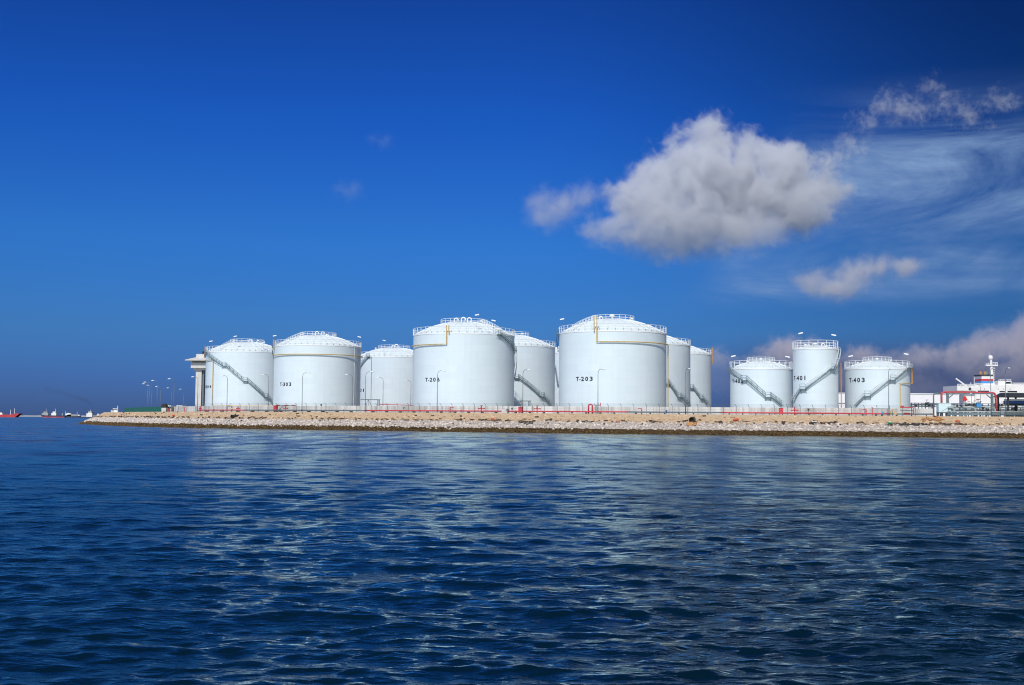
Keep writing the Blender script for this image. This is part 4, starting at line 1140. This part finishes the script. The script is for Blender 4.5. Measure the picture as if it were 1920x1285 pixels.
# ------------------------------------------------------------------ tanker moored at the right
def tanker():
    Y = 640*S
    X = lambda px: at(px, 730, Y).x
    Z = lambda py, px=1860: at(px, py, Y).z
    r = thing('tanker_ship', 'white ship superstructure with striped funnel moored behind the pipework', 'ship', (X(1860), Y, 0))
    mb = MB(); mb.prism([(X(1803), Z(762)), (X(1808), 0), (X(2150), 0), (X(2190), Z(758)), (X(2150), Z(760))], 'y', 16, (0, Y+9, 0)); mb.build('hull', M['ship'], r)
    def bx(name, p0, p1, y0, y1, d=12, m='ship', dy=0, par=None):
        return MB().box(((X(p0)+X(p1))/2, Y+9+dy, (Z(y0)+Z(y1))/2), (X(p1)-X(p0), d, Z(y0)-Z(y1)), ).build(name, M[m], par or r)
    h = bx('deckhouse', 1833, 1925, 721.5, 764, 13)
    bx('poop_deck', 1797.5, 1833, 723.5, 733, 15)
    bx('lower_deckhouse', 1817, 1834, 733, 764, 11)
    bx('upper_deckhouse', 1851, 1874, 718.5, 721.5, 9)
    wb = bx('bridge', 1879, 1904, 713.5, 721.6, 11)
    bx('window', 1893, 1902.5, 715.5, 718.8, 11.16, 'glass', par=wb)
    bx('forward_deckhouse', 1904, 2010, 720, 764, 12.5)
    for px0, px1, y0, y1 in ((1838, 1859, 732.5, 735), (1879, 1889, 733, 735), (1894, 1912, 732.5, 735.2)):
        bx('window', px0, px1, y0, y1, 13.2, 'navy' if px0 == 1838 else 'glass', par=h)
    for px in (1876.5, 1887, 1899, 1851): bx('porthole', px-.4, px+.4, 728.5, 730.5, 13.18, 'glass', par=h)
    for px in (1814, 1805): bx('porthole', px-.4, px+.4, 725, 726.5, 15.1, 'glass', par=h)
    bx('awning', 1819, 1823, 727.5, 732, 15.2, 'navy', par=h)
    # funnel with stripes
    fn = MB().prism([(X(1850.5), Z(719)), (X(1873), Z(719)), (X(1872), Z(702)), (X(1852), Z(702))], 'y', 7, (0, Y+9, 0)).build('funnel', M['ship'], r)
    for nm, y0, y1, m in (('black_band', 701.5, 704.3, 'dark'), ('red_band', 709.8, 713.9, 'red'), ('blue_band', 714.0, 718.2, 'skyblue')):
        MB().box(((X(1850.4)+X(1873))/2, Y+9, (Z(y0)+Z(y1))/2), (X(1873.2)-X(1850.3), 7.3, Z(y0)-Z(y1))).build(nm, M[m], fn)
    for px in (1856.5, 1864.5, 1868.5):
        MB().tube([(X(px), Y+9, Z(702)), (X(px), Y+9, Z(694.8))], .55, 10).build('exhaust_pipe', M['rust'] if px < 1866 else M['galv'], fn)
    ms = MB(); ms.tube([(X(1876.5), Y+8, Z(721)), (X(1874.5), Y+8, Z(672))], [.85, .42], 8); mo_ = ms.build('mast', M['ship'], r)
    MB().box((X(1875), Y+8, Z(683.5)), (X(1886)-X(1863.5), 1.6, .5)).build('mast_platform', M['ship'], mo_)
    c = MB()
    for px in (1864, 1868, 1881.5, 1885.5): c.tube([(X(px), Y+7.3, Z(683.5)), (X(px), Y+7.3, Z(678.5))], .08, 4)
    c.tube([(X(1875), Y+7.3, Z(678.3)), (X(1886), Y+7.3, Z(678.3))], .12, 4); c.tube([(X(1863), Y+7.3, Z(681)), (X(1886), Y+7.3, Z(680.5))], .06, 4)
    c.build('mast_railing', M['ship'], mo_)
    MB().lathe([(.3, -1), (.7, -.6), (.9, 0), (.7, .7), (.1, 1.0)], 12, (X(1874), Y+8, Z(669))).build('radar_dome', M['ship'], mo_, smooth=True)
    MB().tube([(X(1871.5), Y+8, Z(668)), (X(1871), Y+8, Z(657.5))], .08, 4).build('antenna', M['ship'], mo_)
    k = MB()
    for i in range(7): k.tube([(X(1877.5), Y+7, Z(690+4*i)), (X(1880), Y+7, Z(690+4*i))], .12, 4)
    k.build('ladder', M['ship'], mo_)
    rl = MB()
    for px in np.arange(1880, 1905, 3.2): rl.tube([(X(px), Y+3.5, Z(713.6)), (X(px), Y+3.5, Z(710.6))], .09, 4)
    rl.tube([(X(1880), Y+3.5, Z(710.8)), (X(1904), Y+3.5, Z(710.8))], .08, 4)
    for px in (1812, 1828, 1834.5): rl.tube([(X(px), Y+4, Z(722)), (X(px), Y+4, Z(706 if px > 1830 else 717))], .12, 4)
    rl.build('railing', M['ship'], r)
    rl = MB()
    for px0, px1, py, yy in ((1798, 1833, 723.4, Y+1.6), (1834, 1850, 721.4, Y+2.6), (1905, 2005, 719.9, Y+2.8)):
        for q in (2.6, 1.3): rl.tube([(X(px0), yy, Z(py-q)), (X(px1), yy, Z(py-q))], .07, 4)
        for px in np.arange(px0, px1+.1, 2.9): rl.tube([(X(px), yy, Z(py)), (X(px), yy, Z(py-2.6))], .07, 4)
    rl.build('deck_railing', M['ship'], r)
    MB().tube([(X(1803.5), Y+6, Z(709.5)), (X(1822.5), Y+6, Z(723))], .28, 6).build('crane_boom', M['ship'], r)
    f = thing('ship_flag', 'red flag drooping on a slanted white staff at the ship stern', 'flag', (X(1810), Y-4, Z(748)))
    MB().tube([(X(1805), Y-2, Z(742)), (X(1811), Y-2, Z(753))], .16, 5).build('flagstaff', M['ship'], f)
    mb = MB(); pts = [(1805.5, 743), (1809.5, 750.5), (1806, 753.5), (1803, 752), (1801, 757), (1800.8, 746.5)]
    mb.prism([(X(a), Z(b)) for a, b in pts], 'y', .12, (0, Y-2.2, 0)); mb.build('cloth', M['flag'], f)
tanker()

# ------------------------------------------------------------------ ships far out on the left
def far_ship(label, px0, px1, ywl, ydeck, ybow, Yd, hullm, bootm=None, houses=(), masts=(), bow=1, funnel=None, extras=()):
    X = lambda px: at(px, ywl, Yd).x
    Zs = lambda py, px: max(.5, at(px, py, Yd).z - at(px, ywl, Yd).z)
    Lm = X(px1)-X(px0); r = thing('ship', label, 'ship', ((X(px0)+X(px1))/2, Yd, 0), 'ships at anchor beyond the left end of the quay')
    pm = (px0+px1)/2; H = Zs(ydeck, pm); HB = Zs(ybow, pm); k = Lm*.05; wd = Lm*.14
    xl, xr2 = X(px0), X(px1)
    if bow > 0: ol = [(xl+k*.6, 0), (xr2-k*1.6, 0), (xr2, HB), (xr2-k*2.4, HB*.92), (xr2-k*3.2, H), (xl+k*2, H), (xl, H*1.1)]
    else: ol = [(xl+k*1.6, 0), (xr2-k*.6, 0), (xr2, H*1.1), (xr2-k*2, H), (xl+k*3.2, H), (xl+k*2.4, HB*.92), (xl, HB)]
    MB().prism(ol, 'y', wd, (0, Yd, 0)).build('hull', M[hullm], r)
    if bootm: MB().box(((xl+xr2)/2, Yd, H*.2), (Lm-k*2.2, wd*1.02, H*.4)).build('boot_topping', M[bootm], r)
    for p0, p1, yt, mm in houses:
        z = Zs(yt, pm); x0, x1 = X(p0), X(p1)
        b = MB(); b.box(((x0+x1)/2, Yd, (H+z*.72)/2), (x1-x0, wd*.8, z*.72-H)); b.box(((x0+x1)/2+(x1-x0)*.06, Yd, z*.86), ((x1-x0)*.62, wd*.7, z*.28))
        d = b.build('deckhouse', M[mm], r)
        MB().box(((x0+x1)/2+(x1-x0)*.06, Yd, z*.9), ((x1-x0)*.63, wd*.72, z*.07)).build('window', M['glass'], d)
    for px, yt in masts: MB().tube([(X(px), Yd, H*.9), (X(px), Yd, Zs(yt, pm))], [.7, .35], 6).build('mast', M['ship'], r)
    if funnel:
        px, w, yt, mm = funnel; MB().box((X(px), Yd, (H+Zs(yt, pm))/2), (X(px+w)-X(px), wd*.4, Zs(yt, pm)-H)).build('funnel', M[mm], r)
    for e in extras:
        if e[0] == 'dome':
            _, p0, p1, yt, mm = e; z = Zs(yt, pm); w = (X(p1)-X(p0))/2
            MB().prism([(X(p0)+w-w*math.cos(a), H*.9+(z-H*.9)*math.sin(a)**.6) for a in [math.pi*i/12 for i in range(13)]], 'y', wd*.7, (0, Yd, 0)).build('cargo_dome', M[mm], r)
    return r
far_ship('large red cargo ship at the left edge with its bow to the right', -70, 39.5, 782.2, 777.3, 774.8, 2600, 'redhull', None, houses=((-2, 7, 773.2, 'ship'), (-62, -48, 763, 'ship')), masts=((19.5, 768), (26.8, 765.5)))
far_ship('dark blue and red freighter with two pale deckhouses, left of the gas carrier', 77.3, 124, 782.6, 778.6, 777.5, 3000, 'navy', 'redhull', houses=((79, 91, 771.3, 'haze'), (97, 106, 771, 'ship')), masts=((86, 766.5), (104, 766), (116.5, 774)), bow=-1, funnel=(84.5, 2, 768, 'dark'))
far_ship('gas carrier with a long white domed deck in the far group', 109, 152, 782.6, 779.8, 779, 3300, 'navy', None, houses=((147, 150, 776.5, 'ship'),), masts=((144.5, 771.5), (122.5, 770.5)), extras=(('dome', 123, 134, 774, 'ship'), ('dome', 125, 149, 776.5, 'haze')))
far_ship('dark low ship with a white block superstructure giving off black smoke', 148, 184, 783, 781.3, 780.5, 3100, 'navy', None, houses=((162.5, 173.5, 771.5, 'ship'), (182, 186, 775, 'ship')), masts=((169, 768), ), funnel=(173.6, 1.6, 772, 'dark'))
far_ship('white ship superstructure with a mast showing above the tip of the bank', 198, 226, 782.8, 775.5, 775, 1500, 'redhull', None, houses=((208, 221.5, 763, 'ship'), (206, 214, 766, 'ship')), masts=((220.3, 757.8),), funnel=(213, 3, 763, 'navy'))
# far coast
ct = MB(); Yc = 6000
xs = np.linspace(20, 330, 60); top = [at(px, 779.4+random.uniform(-.6, .5), Yc) for px in xs]
for p in top: ct.v += [(p.x, Yc, -2), (p.x, Yc, p.z), (p.x, Yc+900, p.z*.8), (p.x, Yc+900, -2)]
for i in range(len(xs)-1):
    for k in range(4): ct.f.append((i*4+k, i*4+(k+1) % 4, (i+1)*4+(k+1) % 4, (i+1)*4+k))
o = ct.build('coast', M['haze']); tag(o, kind='structure')

# ------------------------------------------------------------------ clouds and smoke (volumes)
def cloud(name, label, cat, blobs, Y, color, dens, nscale, erode, gain, voxel, thr=.22, squash=1.0, step=.12, kind=None, k=.3, fine=.6, grad=None):
    """blobs: (px, py, rx px, ry px, depth offset as a fraction of rx); density = field of the blobs eroded by noise"""
    mpp = Y/FPX; c0 = at(blobs[0][0], blobs[0][1], Y); bm = bmesh.new(); B = []
    for px, py, rx, ry, dy in blobs:
        c = at(px, py, Y)-c0+Vector((0, dy*rx*mpp, 0)); r3 = (rx*mpp, max(rx, ry)*mpp*squash, ry*mpp); B.append((c, r3))
        bmesh.ops.create_icosphere(bm, subdivisions=3, radius=1, matrix=Matrix.Translation(c) @ Matrix.Diagonal((*r3, 1)))
    me = bpy.data.meshes.new(name); bm.to_mesh(me); bm.free()
    m = bpy.data.materials.new(name+'_vapour'); m.use_nodes = True; nt = m.node_tree; n = nt.nodes; l = nt.links
    for q in list(n):
        if q.type == 'BSDF_PRINCIPLED': n.remove(q)
    out = [q for q in n if q.type == 'OUTPUT_MATERIAL'][0]
    tc = n.new('ShaderNodeTexCoord'); pos = tc.outputs['Object']
    def mt(op, a, b, c=None, clamp=False):
        q = n.new('ShaderNodeMath'); q.operation = op; q.use_clamp = clamp
        for k_, v_ in enumerate((a, b, c)):
            if v_ is None: continue
            if isinstance(v_, (int, float)): q.inputs[k_].default_value = v_
            else: l.new(v_, q.inputs[k_])
        return q.outputs[0]
    f = None
    for c, r3 in B:
        s1 = n.new('ShaderNodeVectorMath'); s1.operation = 'SUBTRACT'; l.new(pos, s1.inputs[0]); s1.inputs[1].default_value = c
        s2 = n.new('ShaderNodeVectorMath'); s2.operation = 'DIVIDE'; l.new(s1.outputs[0], s2.inputs[0]); s2.inputs[1].default_value = r3
        s3 = n.new('ShaderNodeVectorMath'); s3.operation = 'LENGTH'; l.new(s2.outputs[0], s3.inputs[0])
        v = mt('SUBTRACT', 1.0, s3.outputs['Value'])
        f = v if f is None else mt('SMOOTH_MAX', f, v, k)
    nz = n.new('ShaderNodeTexNoise'); nz.inputs['Scale'].default_value = nscale; nz.inputs['Detail'].default_value = 7; nz.inputs['Roughness'].default_value = .6
    nz.inputs['Distortion'].default_value = .25
    l.new(pos, nz.inputs['Vector'])
    n2 = n.new('ShaderNodeTexNoise'); n2.inputs['Scale'].default_value = nscale*3.7; n2.inputs['Detail'].default_value = 6; n2.inputs['Roughness'].default_value = .62
    n2.inputs['Distortion'].default_value = .5; l.new(pos, n2.inputs['Vector'])
    d = mt('MULTIPLY_ADD', mt('SUBTRACT', nz.outputs['Fac'], .5), erode, f)
    d = mt('MULTIPLY_ADD', mt('SUBTRACT', n2.outputs['Fac'], .5), erode*fine, d)
    d = mt('MULTIPLY', mt('SUBTRACT', d, thr), gain, clamp=True)
    d = mt('MULTIPLY', mt('MULTIPLY', d, d), dens)
    if grad:                         # thinner towards one side: (axis, metres a, metres b, factor a, factor b)
        sx_ = n.new('ShaderNodeSeparateXYZ'); l.new(pos, sx_.inputs[0])
        q = n.new('ShaderNodeMapRange'); q.interpolation_type = 'SMOOTHSTEP'; l.new(sx_.outputs[grad[0]], q.inputs['Value'])
        for nm_, v_ in zip(('From Min', 'From Max', 'To Min', 'To Max'), grad[1:]): q.inputs[nm_].default_value = v_
        d = mt('MULTIPLY', d, q.outputs[0])
    v = n.new('ShaderNodeVolumePrincipled'); v.inputs['Color'].default_value = (*color, 1); v.inputs['Density Attribute'].default_value = ''
    l.new(d, v.inputs['Density']); l.new(v.outputs[0], out.inputs['Volume'])
    m.cycles.volume_step_rate = step
    me.materials.append(m)
    ob = bpy.data.objects.new(name, me); COL.objects.link(ob); ob.location = c0
    rm = ob.modifiers.new('join', 'REMESH'); rm.mode = 'VOXEL'; rm.voxel_size = voxel
    tag(ob, label, cat, kind=kind); return ob
YC = 4200
W1 = (.985, .985, .99)
cloud('cloud', 'large white cumulus cloud with grey base above the right tanks', 'cloud',
      [(1310, 335, 130, 130, 0), (1332, 258, 66, 74, .2), (1255, 325, 90, 90, .3), (1215, 390, 120, 100, .1), (1150, 430, 90, 50, 0), (1290, 425, 180, 84, -.1), (1400, 370, 160, 115, .2), (1490, 365, 120, 96, .1),
       (1500, 390, 104, 80, -.2), (1550, 358, 64, 66, .2), (1380, 440, 140, 62, -.4), (1400, 285, 66, 70, .3), (1460, 305, 76, 60, 0), (1230, 445, 150, 48, .1)],
      YC, (.89, .903, .945), .019, .0052, 1.5, 2.7, 24, thr=.21, fine=1.0, step=.09, grad=(2, -260, 60, .26, 1.0))
cloud('cloud', 'small faint puff of cloud left of the large cumulus', 'cloud', [(1050, 388, 84, 60, 0), (1015, 372, 60, 50, .2), (1090, 372, 58, 50, -.2), (1020, 405, 60, 42, 0)],
      YC, (.95, .945, .965), .0075, .009, 1.4, 1.6, 18, thr=.26)
cloud('cloud', 'small pinkish cloud hanging below the large cumulus on the right', 'cloud', [(1600, 515, 84, 58, 0), (1525, 528, 66, 48, .2), (1640, 500, 64, 44, 0), (1570, 540, 96, 34, 0), (1700, 502, 60, 30, 0)],
      YC, (.95, .91, .92), .011, .009, 1.5, 1.7, 18, thr=.28)
cloud('cloud', 'chain of thin wispy cloud climbing right from the large cumulus', 'cloud', [(1560, 300, 70, 44, 0), (1590, 268, 60, 44, 0), (1622, 236, 56, 44, 0), (1660, 200, 56, 60, 0), (1700, 205, 70, 44, 0), (1745, 160, 38, 38, 0), (1760, 200, 60, 50, 0), (1820, 215, 60, 54, 0), (1880, 190, 60, 40, 0)],
      YC, W1, .0080, .015, 2.5, 1.6, 14, thr=.42, fine=.9, step=.09)
cloud('cloud', 'faint wisp of cloud alone in the blue sky above T-301', 'cloud', [(660, 356, 56, 38, 0), (640, 350, 40, 28, 0)], YC, W1, .0022, .011, 1.6, 1.6, 14, thr=.34)
cloud('cloud', 'faintest small wisp of cloud, alone high above T-206', 'cloud', [(722, 264, 40, 30, 0), (700, 258, 30, 22, 0)], YC, W1, .0020, .014, 1.6, 1.6, 10, thr=.34)
cloud('cloud', 'low cloud bank rising towards the right edge above the ship', 'cloud',
      [(1730, 672, 90, 44, .2), (1660, 692, 90, 40, 0), (1800, 676, 100, 56, 0), (1860, 655, 90, 62, .1), (1930, 636, 100, 80, .2), (2020, 615, 110, 90, .2),
       (1880, 710, 160, 66, 0), (1700, 728, 180, 50, 0), (2050, 700, 150, 80, 0)], 9000, (.90, .82, .85), .0034, .0042, 1.45, 2.4, 45, thr=.28, fine=.8, grad=(2, -190, 90, .10, 1.0))
cloud('cloud', 'low cloud bank showing between T-201 and T-401', 'cloud',
      [(1470, 664, 70, 52, 0), (1500, 676, 80, 60, 0), (1610, 676, 60, 40, 0), (1420, 704, 90, 54, 0), (1345, 702, 70, 62, 0), (1560, 712, 120, 50, 0)], 9000, (.90, .82, .85), .0050, .0048, 1.3, 2.6, 40, thr=.20, fine=.8, grad=(2, -150, 60, .10, 1.0))
def smoke_blobs():
    key = [(174.5, 771, 2.4, 4), (173.5, 765, 3.5, 6), (170, 758, 6, 7), (162, 752, 9, 7), (149, 747.5, 12, 8), (133, 743, 14, 8.5), (116, 738, 16, 10), (98, 733, 17, 11), (80, 726, 18, 12)]
    out = []
    for k0, k1 in zip(key, key[1:]):
        for t in (0, .5): out.append(tuple(u+(v-u)*t for u, v in zip(k0, k1))+(0,))
    return out
cloud('smoke', 'thin dark smoke plume drifting left from a far ship', 'smoke', smoke_blobs(),
      3100, (.12, .12, .14), .024, .045, 1.6, 1.6, 3.5, thr=.22, step=.1, fine=.8, grad=(0, -95, -5, .22, 1.0))

# ------------------------------------------------------------------ camera, light, sky
cam = bpy.data.cameras.new('camera'); cam.sensor_width = 36; cam.lens = 36*FPX/1920; cam.clip_end = 100000; cam.clip_start = .1
co = bpy.data.objects.new('camera', cam); COL.objects.link(co)
co.matrix_world = Matrix.Translation((0, 0, HE)) @ CAMR.to_4x4(); scene.camera = co
SEL, SAZ = R_(44), R_(13)      # sun elevation, azimuth left of straight behind the camera
sdir = Vector((-math.sin(SAZ)*math.cos(SEL), -math.cos(SAZ)*math.cos(SEL), math.sin(SEL)))
sun = bpy.data.lights.new('sun', 'SUN'); sun.energy = 3.5; sun.angle = R_(.53); sun.color = (1, .95, .88)
so = bpy.data.objects.new('sun', sun); COL.objects.link(so); so.rotation_euler = sdir.to_track_quat('Z', 'Y').to_euler()

w = bpy.data.worlds.new('World'); scene.world = w; w.use_nodes = True
nt = w.node_tree; n = nt.nodes; l = nt.links; bg = n['Background']
sky = n.new('ShaderNodeTexSky'); sky.sky_type = 'NISHITA'; sky.sun_disc = False
sky.sun_elevation = SEL; sky.sun_rotation = math.atan2(sdir.x, sdir.y); sky.air_density = 1.0; sky.dust_density = .35; sky.ozone_density = 3.0
tc = n.new('ShaderNodeTexCoord')
sx = n.new('ShaderNodeSeparateXYZ'); l.new(tc.outputs['Generated'], sx.inputs[0])
def wm(op, a, b=0.0, clamp=False):
    q = n.new('ShaderNodeMath'); q.operation = op; q.use_clamp = clamp
    for k_, v_ in enumerate((a, b)):
        if isinstance(v_, (int, float)): q.inputs[k_].default_value = v_
        else: l.new(v_, q.inputs[k_])
    return q.outputs[0]
def wmap(v, a, b, c, d, smooth=False):
    q = n.new('ShaderNodeMapRange'); q.clamp = True
    if smooth: q.interpolation_type = 'SMOOTHSTEP'
    for k_, v_ in zip(('From Min', 'From Max', 'To Min', 'To Max'), (a, b, c, d)): q.inputs[k_].default_value = v_
    l.new(v, q.inputs['Value']); return q.outputs[0]
X, Yd, Z = sx.outputs
ramp = n.new('ShaderNodeValToRGB'); cr = ramp.color_ramp       # polarised grade of the sky by height
l.new(Z, ramp.inputs[0])
els = [(0.0, (.080, .160, .53)), (.03, (.084, .20, .64)), (.07, (.10, .28, .67)), (.14, (.088, .34, .82)), (.24, (.050, .275, .86)), (.36, (.040, .182, .63)), (.7, (.05, .19, .6))]
while len(cr.elements) < len(els): cr.elements.new(.5)
for e, (p_, c_) in zip(cr.elements, els): e.position = p_; e.color = (*c_, 1)
mul = n.new('ShaderNodeMix'); mul.data_type = 'RGBA'; mul.blend_type = 'MULTIPLY'; mul.inputs[0].default_value = 1
l.new(sky.outputs[0], mul.inputs[6]); l.new(ramp.outputs[0], mul.inputs[7])
back = wmap(Yd, -.35, .10, 1, 0, True)  # unseen sky behind the camera, brightened to add fill on the tanks
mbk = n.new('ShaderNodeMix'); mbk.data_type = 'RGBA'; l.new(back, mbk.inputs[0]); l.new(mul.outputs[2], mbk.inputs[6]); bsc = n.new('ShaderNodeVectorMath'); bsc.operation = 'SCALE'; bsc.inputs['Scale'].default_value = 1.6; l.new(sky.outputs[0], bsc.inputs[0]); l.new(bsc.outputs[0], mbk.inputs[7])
az = wm('ARCTAN2', X, Yd)
dk = wm('SUBTRACT', 1.0, wm('MULTIPLY', wmap(az, -.02, .44, 0.0, 1.0, True), wmap(Z, .02, .26, .26, .66)))
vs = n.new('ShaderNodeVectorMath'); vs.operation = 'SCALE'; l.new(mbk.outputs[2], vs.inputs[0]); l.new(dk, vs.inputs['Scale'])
# high cirrus veil on the right
zz = wm('ADD', Z, .02)
cu = n.new('ShaderNodeCombineXYZ'); l.new(wm('DIVIDE', X, zz), cu.inputs[0]); l.new(wm('DIVIDE', Yd, zz), cu.inputs[1])
def cnoise(scale, sc, rot, det, dist=0.0):
    mp = n.new('ShaderNodeMapping'); mp.inputs['Scale'].default_value = sc; mp.inputs['Rotation'].default_value = (0, 0, rot); l.new(cu.outputs[0], mp.inputs['Vector'])
    t = n.new('ShaderNodeTexNoise'); t.inputs['Scale'].default_value = scale; t.inputs['Detail'].default_value = det; t.inputs['Roughness'].default_value = .63; t.inputs['Distortion'].default_value = dist
    l.new(mp.outputs[0], t.inputs['Vector']); return t.outputs['Fac']
cv = n.new('ShaderNodeCombineXYZ'); l.new(az, cv.inputs[0]); l.new(Z, cv.inputs[1]); cu = cv
c1 = cnoise(9, (.5, 1.9, 1), -R_(14), 11, .9); c2 = cnoise(8, (.6, 1.3, 1), -R_(18), 6, .6)
veil = wm('MULTIPLY', wmap(c1, .34, .66, .06, 1), wmap(c2, .36, .60, .22, 1))
mA = wm('MULTIPLY', wmap(az, .18, .30, 0, 1, True), wm('MULTIPLY', wmap(Z, .12, .16, 0, 1, True), wmap(Z, .20, .27, 1, 0, True)))
mB = wm('MULTIPLY', wmap(az, .11, .23, 0, .9, True), wm('MULTIPLY', wmap(Z, .085, .11, 0, 1, True), wmap(Z, .125, .15, 1, 0, True)))
msk = wm('MAXIMUM', mA, mB)
veil = wm('MULTIPLY', wm('MULTIPLY', veil, msk), 1.15)
# dim haze under the low cloud bank on the right
hz = wm('MULTIPLY', wmap(az, .13, .22, 0, 1, True), wmap(Z, .035, .075, 1, 0, True))
mxh = n.new('ShaderNodeMix'); mxh.data_type = 'RGBA'; mxh.inputs[7].default_value = (.62, .80, 1.75, 1)
l.new(wm('MULTIPLY', hz, .8), mxh.inputs[0]); l.new(vs.outputs[0], mxh.inputs[6])
mxc = n.new('ShaderNodeMix'); mxc.data_type = 'RGBA'; mxc.inputs[7].default_value = (2.2, 3.5, 5.9, 1)
l.new(veil, mxc.inputs[0]); l.new(mxh.outputs[2], mxc.inputs[6])
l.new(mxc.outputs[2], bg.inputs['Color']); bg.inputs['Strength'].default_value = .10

vs_ = scene.view_settings; vs_.view_transform = 'Standard'; vs_.look = 'None'; vs_.exposure = 0; vs_.gamma = 1
cy = scene.cycles
cy.volume_bounces = 5; cy.max_bounces = 8; cy.transparent_max_bounces = 16; cy.volume_max_steps = 256; cy.volume_step_rate = 1.0
cy.filter_width = 1.1
cy.use_denoising = True
try: cy.denoiser = 'OPENIMAGEDENOISE'
except Exception: pass
